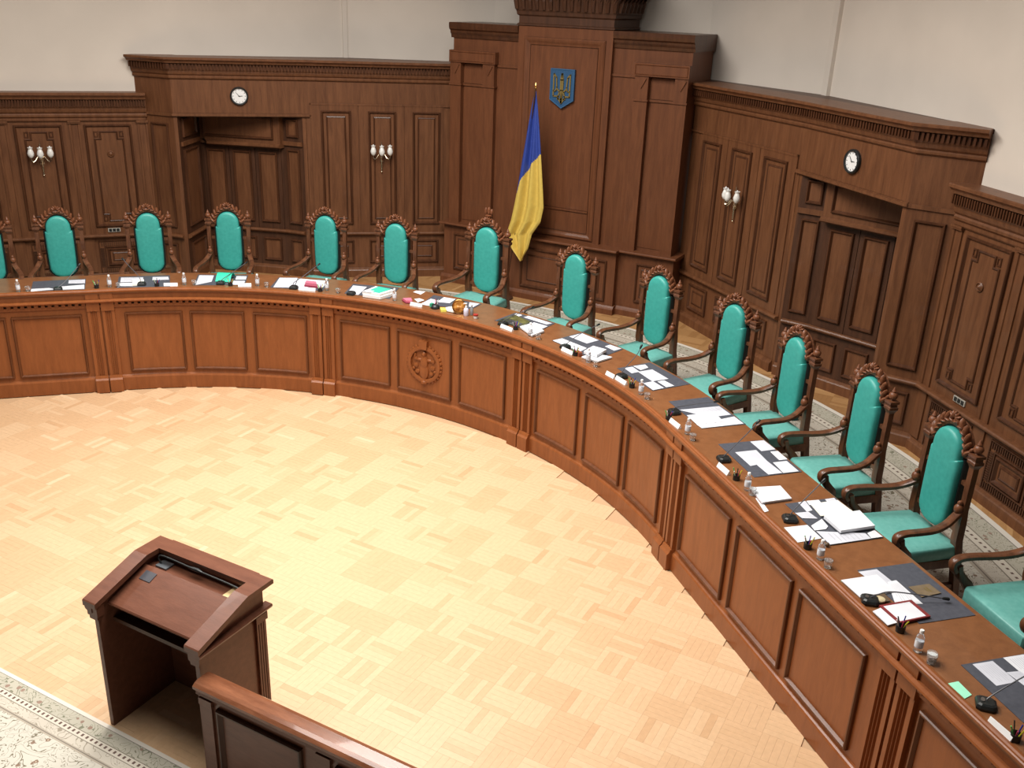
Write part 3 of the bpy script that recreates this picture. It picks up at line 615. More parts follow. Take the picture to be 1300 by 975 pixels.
# flag
fl = thing('flag', 'blue and yellow flag hanging on a pole before the wood backdrop', 'flag', (-0.32, 8.10, PZ))
FLAG = {'left': [(-0.217, 3.651), (-0.26, 3.423), (-0.296, 3.194), (-0.33, 2.965), (-0.364, 2.735), (-0.398, 2.506), (-0.432, 2.277), (-0.47, 2.048), (-0.516, 1.821), (-0.589, 1.601), (-0.493, 1.417), (-0.326, 1.257)], 'right': [(-0.193, 3.653), (-0.157, 3.429), (-0.125, 3.205), (-0.096, 2.98), (-0.069, 2.755), (-0.042, 2.53), (-0.016, 2.305), (0.007, 2.08), (-0.032, 1.862), (-0.159, 1.675), (-0.212, 1.455), (-0.319, 1.258)], 'seam': [(-0.634, 2.017), (-0.469, 2.119), (-0.38, 2.422), (-0.239, 2.648), (-0.086, 2.817), (0.079, 2.92)], 'top': (-0.206, 3.673)}
def lerp(L, t):
    n = len(L) - 1; i = min(int(t * n), n - 1); f = t * n - i; return tuple(a + (b - a) * f for a, b in zip(L[i], L[i + 1]))
def bz(x):   # height of the blue/yellow seam at x
    L = FLAG['seam']
    for a, b in zip(L, L[1:]):
        if a[0] <= x <= b[0]: return a[1] + (b[1] - a[1]) * (x - a[0]) / (b[0] - a[0])
    return L[0][1] if x < L[0][0] else L[-1][1]
nr, nc = 130, 60; mbs = {0: MB(), 1: MB()}; grid = []
for i in range(nr + 1):
    tt = i / nr; l = lerp(FLAG['left'], tt); r = lerp(FLAG['right'], tt); row = []
    for j in range(nc + 1):
        s = j / nc; x = l[0] + (r[0] - l[0]) * s; z = l[1] + (r[1] - l[1]) * s
        e_ = min(1, 5 * s * (1 - s)); amp = 0.050 * min(1, tt * 1.6 + 0.1) * e_; y = 8.06 - amp * math.sin(s * 14 + 0.8 * tt) - 0.02 * e_ * math.sin(s * 6.5 + 2)
        row.append((x, y, z))
    grid.append(row)
for side_ in (0,):
    mb = MB()
    for i in range(nr):
        for j in range(nc):
            q = [grid[i][j], grid[i][j + 1], grid[i + 1][j + 1], grid[i + 1][j]]; cx_ = sum(p[0] for p in q) / 4; cz_ = sum(p[2] for p in q) / 4
            mb.add(q, [(0, 1, 2, 3)], 0 if cz_ > bz(cx_) else 1)
BLUE = flat('flag_blue_silk', (0.030, 0.060, 0.30), 0.45); YEL = flat('flag_yellow_silk', (0.66, 0.47, 0.10), 0.45)
me_o = obj('flag_cloth', mb, [BLUE, YEL], fl, smooth=True)
bm = bmesh.new(); bm.from_mesh(me_o.data); bmesh.ops.remove_doubles(bm, verts=bm.verts, dist=1e-5); bmesh.ops.recalc_face_normals(bm, faces=bm.faces); bm.to_mesh(me_o.data); bm.free()
for p in me_o.data.polygons: p.use_smooth = True
so = me_o.modifiers.new('thickness', 'SOLIDIFY'); so.thickness = 0.006
tp = FLAG['top']
mb = MB(); mb.tube([(tp[0] - 0.40, 8.12, PZ + 0.03), (tp[0] - 0.215, 8.13, 2.05), (tp[0], 8.06, tp[1] + 0.02)], 0.014, 8); obj('flagpole', mb, W_DARK, fl)
mb = MB(); mb.lathe([(0.012, 0), (0.022, 0.015), (0.012, 0.03), (0.016, 0.05), (0.004, 0.085)], (tp[0], 8.06, tp[1] + 0.01), 8); obj('pole_finial', mb, BRASS, fl)
mb = MB(); mb.lathe([(0.13, 0), (0.13, 0.02), (0.05, 0.05), (0.025, 0.10)], (tp[0] - 0.40, 8.12, PZ), 16); obj('pole_base', mb, W_DARK, fl)

# clocks and sconces
def clock(P, u, z, label):
    t = thing('wall_clock', label, 'clock', P.pt(u, 0.0, z - 0.128))
    circ = lambda r, v, n=28: [P.pt(u + r * math.cos(2 * PI * k / n), v, z + r * math.sin(2 * PI * k / n)) for k in range(n)]
    mb = MB(); mb.loops([circ(0.128, 0.001), circ(0.128, 0.03), circ(0.120, 0.042), circ(0.106, 0.040), circ(0.102, 0.026), circ(0.102, 0.001)], ring=True); obj('clock_rim', mb, BLACK, t)
    mb = MB(); mb.loops([circ(0.104, 0.002), circ(0.104, 0.024)]); obj('dial', mb, WHITE, t)
    k = 1 if P.t[0].x > 0 else -1
    for h in range(12):
        a = h * PI / 6; mb = MB(); dx, dz = k * math.sin(a), math.cos(a); nx, nz = dz, -dx; r0, r1, w = 0.080, 0.094, 0.0035
        plate(mb, P, [(u + dx * r0 + nx * w, z + dz * r0 + nz * w), (u + dx * r1 + nx * w, z + dz * r1 + nz * w), (u + dx * r1 - nx * w, z + dz * r1 - nz * w), (u + dx * r0 - nx * w, z + dz * r0 - nz * w)], 0.023, 0.026); obj('hour_mark', mb, BLACK, t)
    for nm, deg, ln, w in (('hour_hand', 88, 0.048, 0.0045), ('minute_hand', 318, 0.074, 0.0035)):
        a = math.radians(deg); mb = MB(); dx, dz = k * math.sin(a), math.cos(a); nx, nz = dz, -dx
        plate(mb, P, [(u - dx * 0.012 + nx * w, z - dz * 0.012 + nz * w), (u + dx * ln + nx * w * 0.5, z + dz * ln + nz * w * 0.5), (u + dx * ln - nx * w * 0.5, z + dz * ln - nz * w * 0.5), (u - dx * 0.012 - nx * w, z - dz * 0.012 - nz * w)], 0.027, 0.030); obj(nm, mb, BLACK, t)
for sg, side in ((1, 'right'), (-1, 'left')):
    P, uM, uE = BAY[sg]; clock(P, uM + 0.93, 3.362, 'round black rimmed clock with white dial on the %s bay' % side)
def sconce(P, u, z, v0, label):
    t = thing('wall_sconce', label, 'wall lamp', P.pt(u, v0, z)); L = lambda du, v, dz: P.pt(u + du, v0 + v, z + dz)
    mb = MB(); q = [(0.004, 0.0), (0.012, 0.012), (0.006, 0.026), (0.010, 0.04), (0.014, 0.15), (0.026, 0.20), (0.018, 0.235), (0.026, 0.26), (0.012, 0.30), (0.010, 0.40), (0.003, 0.46)]
    c = L(0, 0.03, 0); mb.lathe(q, c, 10); slab(mb, P, u - 0.025, u + 0.025, v0, v0 + 0.014, z + 0.16, z + 0.30); slab(mb, P, u - 0.008, u + 0.008, v0, v0 + 0.03, z + 0.20, z + 0.22); obj('stem', mb, SILVER, t, smooth=True)
    for du, v in ((-0.125, 0.10), (0.0, 0.15), (0.125, 0.10)):
        mb = MB(); mb.tube([L(0.012 * (du > 0) - 0.012 * (du < 0), 0.035, 0.255), L(du * 0.35, 0.03 + v * 0.3, 0.275), L(du * 0.62, v * 0.75, 0.225), L(du * 0.85, v, 0.205), L(du, v, 0.235), L(du, v, 0.275)], 0.007, 6); a = obj('arm', mb, SILVER, t, smooth=True)
        mb = MB(); mb.lathe([(0.006, 0.262), (0.022, 0.27), (0.040, 0.30), (0.044, 0.33), (0.034, 0.365), (0.026, 0.385), (0.036, 0.41), (0.032, 0.409), (0.022, 0.386), (0.030, 0.36), (0.038, 0.33), (0.03, 0.30), (0.004, 0.275)], L(du, v, 0), 14); obj('glass_shade', mb, FROST, a, smooth=True)
        mb = MB(); mb.ball(L(du, v, 0.405), (0.012, 0.012, 0.026), 8, 6); obj('bulb', mb, WHITE, a, smooth=True)
for sg, side in ((1, 'right'), (-1, 'left')):
    P, uM, uE = BAY[sg]; sconce(P, uM - 2.047 + 0.94, 2.275, 0.025, 'brass three arm wall sconce with frosted shades on the %s bay' % side)
sconce(WP[-1], 1.435, 2.225, 0.01, 'brass three arm wall sconce on the low wainscot at far left')
# ------------------------------------------------------------------ judges' armchairs
def spline(pts, n=4):
    P = [Vector(p) for p in pts]; out = []
    for i in range(len(P) - 1):
        p0, p1, p2, p3 = P[max(i - 1, 0)], P[i], P[i + 1], P[min(i + 2, len(P) - 1)]
        for k in range(n):
            t = k / n; out.append(0.5 * ((2 * p1) + (p2 - p0) * t + (2 * p0 - 5 * p1 + 4 * p2 - p3) * t * t + (3 * p1 - p0 - 3 * p2 + p3) * t ** 3))
    return out + [P[-1]]
def bar(mb, pts, wid, hei, up=(1, 0, 0)):   # rectangular bar along a curve, wid along 'up' axis
    L = []; upv = Vector(up)
    for i, p in enumerate(pts):
        t = (pts[min(i + 1, len(pts) - 1)] - pts[max(i - 1, 0)]).normalized(); a = (upv - t * upv.dot(t)).normalized(); b = t.cross(a)
        w = (wid[i] if isinstance(wid, list) else wid) / 2; h = (hei[i] if isinstance(hei, list) else hei) / 2; c = 0.6
        L.append([tuple(p + a * x * w + b * y * h) for x, y in ((-1, -c), (-c, -1), (c, -1), (1, -c), (1, c), (c, 1), (-c, 1), (-1, c))])
    mb.loops(L)
def armchair(crowned=False):
    t = thing('judge_armchair', 'x', 'chair')
    def part(nm, mb, m, par=None, smooth=True): return obj(nm, mb, m, par or t, smooth, local=True)
    for s in (-1, 1):
        mb = MB(); x = s * 0.265
        mb.loops([[(x + dx * w, y + dy * w * 0.95, z) for dx, dy in ((-1, -1), (1, -1), (1, 1), (-1, 1))] for y, w, z in ((-0.10, 0.026, 0), (-0.03, 0.032, 0.40), (0, 0.032, 0.55), (0, 0.030, 0.70), (0, 0.024, 0.80), (0, 0.025, 1.15), (0, 0.033, 1.17), (0, 0.042, 1.185), (0, 0.042, 1.205), (0, 0.034, 1.212), (0, 0.034, 1.228), (0, 0.044, 1.236), (0, 0.044, 1.258), (0, 0.02, 1.262))])
        p = part('back_post', mb, W_CHAIR, smooth=False)
        mb = MB(); mb.lathe([(0.020, 0), (0.013, 0.012), (0.032, 0.024), (0.038, 0.044), (0.031, 0.064), (0.014, 0.074), (0.020, 0.082), (0.014, 0.092), (0.008, 0.108), (0.002, 0.118)], (x, 0, 1.258), 12); part('finial', mb, W_CREST, p)
        mb = MB(); mb.box(min(s * 0.17, s * 0.245), max(s * 0.17, s * 0.245), -0.025, 0.025, 1.192, 1.245); mb.box(min(s * 0.175, s * 0.24), max(s * 0.175, s * 0.24), -0.015, 0.034, 1.204, 1.232); part('top_rail', mb, W_CHAIR, smooth=False)
        mb = MB(); bar(mb, spline([(s * 0.262, 0.02, 0.79), (s * 0.275, 0.075, 0.755), (s * 0.305, 0.16, 0.715), (s * 0.335, 0.28, 0.695), (s * 0.350, 0.42, 0.698), (s * 0.352, 0.53, 0.698), (s * 0.350, 0.585, 0.675), (s * 0.347, 0.588, 0.635), (s * 0.342, 0.565, 0.60)]), 0.062, 0.042); a = part('armrest', mb, W_CHAIR)
        mb = MB(); mb.ball((s * 0.263, 0.048, 0.815), (0.034, 0.034, 0.042), 10, 8); mb.ball((s * 0.263, 0.045, 0.862), (0.02, 0.02, 0.022), 8, 6); part('carved_knob', mb, W_CREST, a)
        mb = MB(); bar(mb, spline([(s * 0.342, 0.545, 0.645), (s * 0.338, 0.52, 0.57), (s * 0.325, 0.46, 0.50), (s * 0.305, 0.43, 0.42), (s * 0.295, 0.44, 0.36)]), 0.05, [0.05] * 4 + [0.06] * 4 + [0.07] * 4 + [0.08] * 5); part('arm_support', mb, W_CHAIR)
        mb = MB(); mb.loops([[(s * 0.272 + dx * w, y + dy * w, z) for dx, dy in ((-1, -1), (1, -1), (1, 1), (-1, 1))] for y, w, z in ((0.49, 0.036, 0), (0.49, 0.036, 0.05), (0.46, 0.020, 0.08), (0.45, 0.024, 0.20), (0.45, 0.036, 0.33), (0.45, 0.038, 0.39))]); part('front_leg', mb, W_CHAIR, smooth=False)
        mb = MB(); mb.box(s * 0.262 - 0.018, s * 0.262 + 0.018, -0.06, 0.45, 0.12, 0.155); part('side_stretcher', mb, W_CHAIR, smooth=False)
    # seat
    mb = MB(); mb.box(-0.30, 0.30, -0.035, 0.49, 0.325, 0.395); mb.box(-0.285, 0.285, 0.47, 0.50, 0.28, 0.33); part('seat_frame', mb, W_CHAIR, smooth=False)
    mb = MB(); L = []
    for k_, z in ((0.98, 0.392), (1.0, 0.40), (1.0, 0.480), (0.99, 0.492), (0.965, 0.499), (0.7, 0.506), (0.2, 0.508)):
        L.append([(x * k_, 0.245 + (y - 0.245) * k_, z) for x, y in ((-0.29, 0.0), (-0.27, -0.02), (0.27, -0.02), (0.29, 0.0), (0.298, 0.25), (0.30, 0.48), (0.28, 0.505), (-0.28, 0.505), (-0.30, 0.48), (-0.298, 0.25))])
    mb.loops(L); part('seat_cushion', mb, TEAL_SHEEN)
    # back pad
    half = [(0.0, 0.553), (0.06, 0.560), (0.105, 0.580), (0.142, 0.618), (0.158, 0.66), (0.163, 0.80), (0.164, 1.0), (0.163, 1.148), (0.160, 1.155), (0.147, 1.156), (0.146, 1.20)]
    arc = [(0.146 * math.cos(a), 1.205 + 0.150 * math.sin(a)) for a in [PI / 2 * k / 7 for k in range(1, 8)]]
    half = half + arc; outl = half + [(-x, z) for x, z in half[-2:0:-1]]
    def offs(o, k): return [(x * (1 - o / 0.16), k_ + (z - k_) * (1 - o / 0.40)) for x, z in o_out for k_ in (0.955,)]
    def ringp(o, y): return [(x * (1 - o / 0.16), y, 0.955 + (z - 0.955) * (1 - o / 0.40)) for x, z in outl]
    mb = MB(); mb.loops([ringp(-0.022, -0.028), ringp(-0.022, 0.012), ringp(-0.016, 0.022), ringp(0.0, 0.012)]); part('pad_border', mb, EDGE)
    mb = MB(); mb.loops([ringp(0.0, 0.008), ringp(-0.002, 0.03), ringp(0.001, 0.052), ringp(0.010, 0.064), ringp(0.028, 0.072), ringp(0.08, 0.076)]); part('back_pad', mb, TEAL)
    for x_, X_, z_ in ((-0.235, 0.235, 0.60), (-0.235, -0.150, 0.98), (0.150, 0.235, 0.98)): mb = MB(); mb.box(x_, X_, -0.015, 0.012, z_, z_ + 0.034); part('back_rail', mb, W_CHAIR, smooth=False)
    # carved crest
    mb = MB(); L = []
    for k in range(19):
        a = PI * k / 18; ca, sa = math.cos(a), math.sin(a); L.append([((r) * ca, y, 1.200 + (r + 0.02 * sa) * sa) for r, y in ((0.158, -0.03), (0.158, 0.028), (0.185, 0.040), (0.208, 0.030), (0.212, -0.03))])
    mb.loops(L); c = part('crest', mb, W_CREST)
    mb = MB()
    def leaf(x, z, y, a, ln, wd, th):   # carved leaf: ellipsoid turned by a in the plane of the back
        b0 = len(mb.v); mb.ball((0, 0, 0), (ln, th, wd), 8, 6); ca, sa = math.cos(a), math.sin(a)
        for i in range(b0, len(mb.v)): u, v, w = mb.v[i]; mb.v[i] = (x + u * ca - w * sa, y + v, z + u * sa + w * ca)
    for k in range(12):
        a = PI * (k + 0.5) / 12; ca, sa = math.cos(a), math.sin(a); top = 1 - abs(k - 5.5) / 6.5; r = 0.192 + 0.030 * top; lean = 0.9 if ca < 0 else -0.9
        leaf(r * ca, 1.204 + (r + 0.014) * sa, 0.026, a + PI / 2 + lean, 0.052, 0.020, 0.030)
        leaf((r - 0.022) * ca, 1.204 + (r - 0.010) * sa, 0.040, a + PI / 2 - lean * 0.6, 0.030, 0.009, 0.016)
    for a in (-1.0, -0.5, 0, 0.5, 1.0): leaf(0.040 * math.sin(a), 1.432 + 0.030 * math.cos(a), 0.034, PI / 2 - a, 0.030, 0.013, 0.020)
    for s in (-1, 1): leaf(s * 0.222, 1.268, 0.02, PI / 2 - s * 0.6, 0.036, 0.016, 0.02)
    part('carved_leaves', mb, W_CREST, c)
    if crowned:
        mb = MB(); mb.lathe([(0.05, 0), (0.045, 0.02), (0.025, 0.03), (0.038, 0.05), (0.045, 0.06), (0.03, 0.068)], (0, 0.0, 1.44), 12)
        for x, z, rx, rz in ((-0.038, 1.545, 0.02, 0.04), (0, 1.555, 0.022, 0.052), (0.04, 1.55, 0.02, 0.045)): mb.ball((x, 0, z), (rx, 0.022, rz), 8, 6)
        part('crown', mb, W_CREST, c)
    return t
CH = [(-5.50, 3.28, -53, 'leftmost teal armchair, cut by the left photo edge'), (-5.004, 3.962, -49.2, 'fifth teal armchair left of the crowned armchair'), (-4.26, 4.769, -46.5, 'fourth teal armchair left of the crowned armchair'), (-3.509, 5.481, -32.7, 'third teal armchair left of the crowned armchair'),
      (-2.314, 6.10, -14.5, 'second teal armchair left of the crowned armchair'), (-1.292, 6.302, -12.0, 'teal armchair directly left of the crowned armchair'), None, (1.382, 6.277, 11.4, 'teal armchair directly right of the crowned armchair'), (2.573, 5.968, 22.4, 'second teal armchair right of the crowned armchair'),
      (3.618, 5.388, 29.5, 'third teal armchair right of the crowned armchair'), (4.417, 4.698, 44.0, 'fourth teal armchair right of the crowned armchair'), (5.193, 4.024, 48.6, 'fifth teal armchair right of the crowned armchair'), (5.887, 3.287, 48.8, 'sixth teal armchair right of the crowned armchair'), (6.74, 2.64, 47.5, 'seventh teal armchair right of the crowned armchair, cut by right photo edge')]
CZ = PZ + 0.011; proto = None
for e in CH:
    if not e: continue
    x, y, th, lab = e; lab += ', carved wood frame'; rz = math.radians(180 - th)
    if proto is None:
        proto = armchair(); proto['label'] = lab; proto['group'] = "teal armchairs along the judges' bench"; proto.location = (x, y, CZ); proto.rotation_euler = (0, 0, rz)
    else: dup(proto, (x, y, CZ), rz, lab)
t = armchair(True); t['label'] = 'larger teal armchair topped by a carved crown, in front of the flag'; t['group'] = "teal armchairs along the judges' bench"
t.location = (-0.03, 6.56, CZ); t.rotation_euler = (0, 0, math.radians(180 - 2.0)); t.scale = (1.10, 1.10, 1.06)
# ------------------------------------------------------------------ things on the worktop
PADS={
 'A':[(-4.618, 3.225), (-4.215, 3.674), (-3.837, 3.355), (-4.261, 2.924)],
 'B':[(-3.964, 3.97), (-3.511, 4.387), (-3.125, 4.033), (-3.582, 3.605)],
 'C':[(-3.25, 4.622), (-2.718, 4.969), (-2.45, 4.623), (-2.945, 4.244)],
 'D':[(-2.336, 5.127), (-1.722, 5.393), (-1.496, 4.987), (-2.123, 4.725)],
 'E':[(-1.382, 5.452), (-0.804, 5.647), (-0.628, 5.194), (-1.214, 5.056)],
 'F':[(-0.272, 5.641), (0.406, 5.666), (0.412, 5.421), (-0.189, 5.224)],
 'G':[(0.915, 5.607), (1.484, 5.521), (1.464, 5.217), (0.854, 5.201)],
 'H':[(1.875, 5.388), (2.491, 5.151), (2.364, 4.665), (1.724, 4.961)],
 'I':[(2.884, 4.932), (3.442, 4.584), (3.193, 4.209), (2.662, 4.575)],
 'J':[(3.7, 4.359), (4.191, 3.931), (3.881, 3.616), (3.415, 4.042)],
 'K':[(4.419, 3.686), (4.848, 3.25), (4.539, 2.939), (4.104, 3.384)],
 'L':[(5.172, 2.946), (5.595, 2.516), (5.283, 2.197), (4.861, 2.633)],
 'M':[(5.822, 2.275), (6.252, 1.837), (5.953, 1.551), (5.509, 1.972)],
 'N':[(6.557, 1.584), (6.925, 1.217), (6.557, 0.903), (6.217, 1.253)],
}
PAPERS=[
 ('A',[(-4.32, 3.506), (-4.19, 3.643), (-4.053, 3.532), (-4.205, 3.41)],0.001,'p','small white sheet at the chair-side corner of the pad'),
 ('A',[(-4.149, 3.274), (-4.0, 3.479), (-3.861, 3.367), (-4.049, 3.185)],0.004,'p','white papers at the bench-front corner of the pad'),
 ('A',[(-4.344, 2.998), (-4.215, 3.141), (-4.113, 3.154), (-4.257, 2.929)],0.003,'p','long white paper along the bench-front edge of the pad'),
 ('B',[(-3.91, 3.958), (-3.7, 4.125), (-3.551, 3.987), (-3.75, 3.809)],0.001,'p','white sheet at the chair side of the pad'),
 ('B',[(-3.726, 3.778), (-3.602, 3.889), (-3.492, 3.782), (-3.618, 3.691)],0.001,'p','white sheet at the bench-front side of the pad'),
 ('B',[(-3.688, 3.948), (-3.565, 4.017), (-3.413, 3.887), (-3.499, 3.777)],0.02,'c','thick cream notepad lying over the sheets'),
 ('B',[(-3.606, 4.194), (-3.464, 4.319), (-3.356, 4.231), (-3.501, 4.093)],0.001,'p','small white sheet alone on the right of the pad'),
 ('C',[(-3.208, 4.6), (-3.056, 4.704), (-2.873, 4.481), (-2.925, 4.261)],0.002,'p','white sheet on the left half of the pad'),
 ('C',[(-2.803, 4.847), (-2.692, 4.915), (-2.601, 4.804), (-2.702, 4.722)],0.001,'p','white strip of paper near the chair'),
 ('C',[(-2.679, 4.664), (-2.562, 4.75), (-2.451, 4.606), (-2.567, 4.522)],0.001,'p','white sheet at the bench-front right corner of the pad'),
 ('D',[(-2.311, 5.114), (-2.12, 5.245), (-1.878, 4.886), (-2.087, 4.743)],0.002,'p','white sheet on the left of the pad'),
 ('D',[(-2.088, 5.222), (-1.718, 5.356), (-1.586, 5.098), (-1.87, 4.891)],0.003,'p','wide white papers on the right of the pad'),
 ('E',[(-1.333, 5.388), (-1.152, 5.438), (-1.031, 5.095), (-1.177, 5.066)],0.002,'p','white sheet left of the binders'),
 ('E',[(-0.56, 5.609), (-0.557, 5.678), (-0.442, 5.713), (-0.421, 5.573)],0.002,'p','loose white sheet on bare wood right of the bottles'),
 ('E',[(-0.366, 5.347), (-0.332, 5.408), (-0.239, 5.382), (-0.255, 5.261)],0.003,'p','crumpled white paper beside the pink tray'),
 ('F',[(-0.213, 5.485), (-0.084, 5.484), (-0.05, 5.236), (-0.198, 5.22)],0.001,'p','white sheet on the left of the pad'),
 ('F',[(-0.114, 5.631), (0.044, 5.65), (0.073, 5.468), (-0.074, 5.418)],0.001,'p','white sheet near the chair'),
 ('F',[(0.254, 5.633), (0.386, 5.655), (0.393, 5.487), (0.338, 5.476)],0.001,'p','white sheet right of the brass disc'),
 ('F',[(0.147, 5.252), (0.188, 5.334), (0.322, 5.169), (0.222, 5.166)],0.012,'c','white notebook beside the yellow notes'),
 ('G',[(0.895, 5.201), (0.946, 5.52), (1.23, 5.396), (1.224, 5.139)],0.006,'m','dark open magazine with green and grey pictures'),
 ('G',[(0.939, 5.495), (0.944, 5.584), (1.031, 5.56), (1.011, 5.475)],0.001,'p','small white card above the dark magazine'),
 ('G',[(1.081, 5.497), (1.101, 5.581), (1.46, 5.489), (1.427, 5.413)],0.001,'p','long white sheet along the chair edge of the pad'),
 ('G',[(1.27, 5.396), (1.468, 5.362), (1.454, 5.221), (1.264, 5.272)],0.001,'p','white sheet in the middle of the pad'),
 ('G',[(1.234, 5.12), (1.287, 5.288), (1.53, 5.147), (1.489, 4.93)],0.02,'p','thick stack of white papers under the bottle'),
 ('H',[(1.894, 5.374), (2.152, 5.265), (2.087, 5.087), (1.824, 5.187)],0.001,'p','white sheet at the chair side of the pad'),
 ('H',[(1.789, 5.081), (2.149, 4.949), (2.132, 4.798), (1.732, 4.961)],0.001,'p','long white sheet at the bench-front side of the pad'),
 ('H',[(2.319, 5.195), (2.473, 5.146), (2.431, 5.041), (2.291, 5.111)],0.001,'p','small white sheet at the right corner of the pad'),
 ('H',[(2.281, 4.814), (2.506, 4.81), (2.429, 4.602), (2.231, 4.634)],0.015,'p','lower white papers of the stack'),
 ('H',[(2.23, 4.928), (2.396, 4.905), (2.379, 4.698), (2.215, 4.72)],0.035,'k','white book with grey edge on the stack'),
 ('I',[(2.78, 4.703), (2.894, 4.613), (2.843, 4.526), (2.723, 4.618)],0.001,'p','small white sheet at the left corner of the pad'),
 ('I',[(2.867, 4.838), (2.926, 4.774), (2.888, 4.662), (2.78, 4.724)],0.001,'p','white sheet at the chair-side left of the pad'),
 ('I',[(2.983, 4.74), (3.215, 4.583), (3.101, 4.43), (2.885, 4.593)],0.002,'p','largest white sheet in the middle of the pad'),
 ('I',[(3.107, 4.434), (3.262, 4.328), (3.191, 4.213), (3.047, 4.331)],0.001,'p','white sheet at the bench-front right corner of the pad'),
 ('I',[(3.193, 4.517), (3.33, 4.435), (3.276, 4.357), (3.148, 4.449)],0.001,'p','small white sheet on the right edge of the pad'),
 ('J',[(3.86, 4.196), (4.013, 4.064), (3.859, 3.888), (3.57, 3.901)],0.001,'p','large white sheet across the middle of the pad'),
 ('J',[(4.051, 4.036), (4.17, 3.927), (3.879, 3.619), (3.811, 3.671)],0.001,'p','white sheet along the right edge of the pad'),
 ('J',[(3.868, 4.022), (4.004, 3.859), (3.815, 3.669), (3.675, 3.809)],0.004,'p','white papers lying uppermost on the pad'),
 ('K',[(4.42, 3.677), (4.555, 3.551), (4.461, 3.448), (4.326, 3.583)],0.001,'p','white sheet at the chair-side left of the pad'),
 ('K',[(4.581, 3.526), (4.69, 3.413), (4.635, 3.357), (4.528, 3.477)],0.001,'p','smallest white card on the chair edge of the pad'),
 ('K',[(4.417, 3.44), (4.568, 3.264), (4.46, 3.113), (4.277, 3.297)],0.001,'p','white sheet in the middle of the pad'),
 ('K',[(4.517, 3.311), (4.717, 3.129), (4.627, 3.037), (4.486, 3.172)],0.002,'p','white sheet overlapping towards the right edge of the pad'),
 ('K',[(4.693, 3.369), (4.825, 3.233), (4.724, 3.133), (4.602, 3.276)],0.001,'p','white sheet at the chair-side right corner of the pad'),
 ('K',[(4.762, 2.874), (4.889, 2.714), (4.711, 2.525), (4.567, 2.714)],0.022,'r','closed white red-edged book on bare wood'),
 ('K',[(4.642, 2.598), (4.664, 2.621), (4.781, 2.455), (4.76, 2.418)],0.004,'p','narrow white strip against the bench lip'),
 ('L',[(4.984, 2.76), (5.064, 2.642), (5.032, 2.595), (4.942, 2.704)],0.001,'p','narrow white sheet at the left edge of the pad'),
 ('L',[(5.069, 2.833), (5.102, 2.788), (5.026, 2.711), (4.991, 2.764)],0.001,'p','small white slip at the chair-side left of the pad'),
 ('L',[(5.166, 2.93), (5.198, 2.887), (5.141, 2.822), (5.109, 2.868)],0.001,'p','small white slip nearest the chair'),
 ('L',[(5.043, 2.597), (5.126, 2.529), (5.026, 2.471), (4.961, 2.522)],0.001,'p','small white sheet by the microphone'),
 ('L',[(5.154, 2.538), (5.216, 2.454), (5.211, 2.404), (5.145, 2.338), (5.107, 2.394)],0.001,'p','five-sided white sheet in the middle of the pad'),
 ('L',[(5.47, 2.496), (5.521, 2.442), (5.282, 2.197), (5.157, 2.332)],0.001,'p','wide white sheet at the bench-front right of the pad'),
 ('L',[(5.521, 2.578), (5.588, 2.512), (5.521, 2.445), (5.483, 2.504)],0.001,'p','small white sheet at the right corner of the pad'),
 ('L',[(5.198, 2.887), (5.352, 2.752), (5.141, 2.565), (5.034, 2.707)],0.006,'c','cream left page block of the open book'),
 ('L',[(5.379, 2.769), (5.518, 2.594), (5.317, 2.383), (5.166, 2.536)],0.028,'k','thick white closed book beside the open pages'),
 ('L',[(5.079, 2.402), (5.211, 2.266), (5.077, 2.117), (4.941, 2.272)],0.003,'p','white papers on bare wood in front of the pad'),
 ('M',[(5.621, 2.052), (5.79, 1.902), (5.713, 1.806), (5.518, 1.95)],0.001,'p','white sheet at the left edge of the pad'),
 ('M',[(5.756, 1.98), (5.946, 1.785), (5.789, 1.696), (5.71, 1.927)],0.001,'p','white sheet in the middle of the pad'),
 ('M',[(5.634, 1.971), (5.777, 1.83), (5.582, 1.638), (5.438, 1.774)],0.006,'g','big white papers with a green edge at the left'),
 ('M',[(5.953, 2.044), (6.035, 1.973), (5.93, 1.853), (5.838, 1.932)],0.004,'b','brown booklet with gold print'),
 ('M',[(5.726, 1.596), (5.84, 1.482), (5.786, 1.413), (5.68, 1.516)],0.006,'p','white papers under the red folder'),
 ('M',[(5.875, 1.765), (6.005, 1.642), (5.843, 1.463), (5.705, 1.591)],0.014,'f','dark red folder frame round a white sheet'),
 ('N',[(6.376, 1.388), (6.511, 1.257), (6.41, 1.155), (6.275, 1.292)],0.001,'p','white sheet at the left of the pad'),
 ('N',[(6.534, 1.553), (6.639, 1.427), (6.541, 1.341), (6.428, 1.453)],0.001,'p','white sheet near the chair'),
 ('N',[(6.52, 1.367), (6.616, 1.295), (6.545, 1.239), (6.452, 1.313)],0.001,'p','white sheet in the middle of the pad'),
 ('N',[(6.217, 1.085), (6.294, 1.0), (6.262, 0.944), (6.167, 1.033)],0.004,'n','pale green sticky notes in front of the pad'),
]
BOTTLE_P=[('A', (-4.383, 2.855)), ('B', (-3.706, 3.612)), ('C', (-3.057, 4.202)), ('C', (-2.301, 4.692)), ('D', (-1.478, 5.042)), ('E', (-0.543, 5.18)), ('G', (1.443, 4.974)), ('H', (2.333, 4.573)), ('I', (3.122, 4.066)), ('J', (3.806, 3.439)), ('K', (4.547, 2.698)), ('L', (5.257, 1.982)), ('M', (5.978, 1.256))]
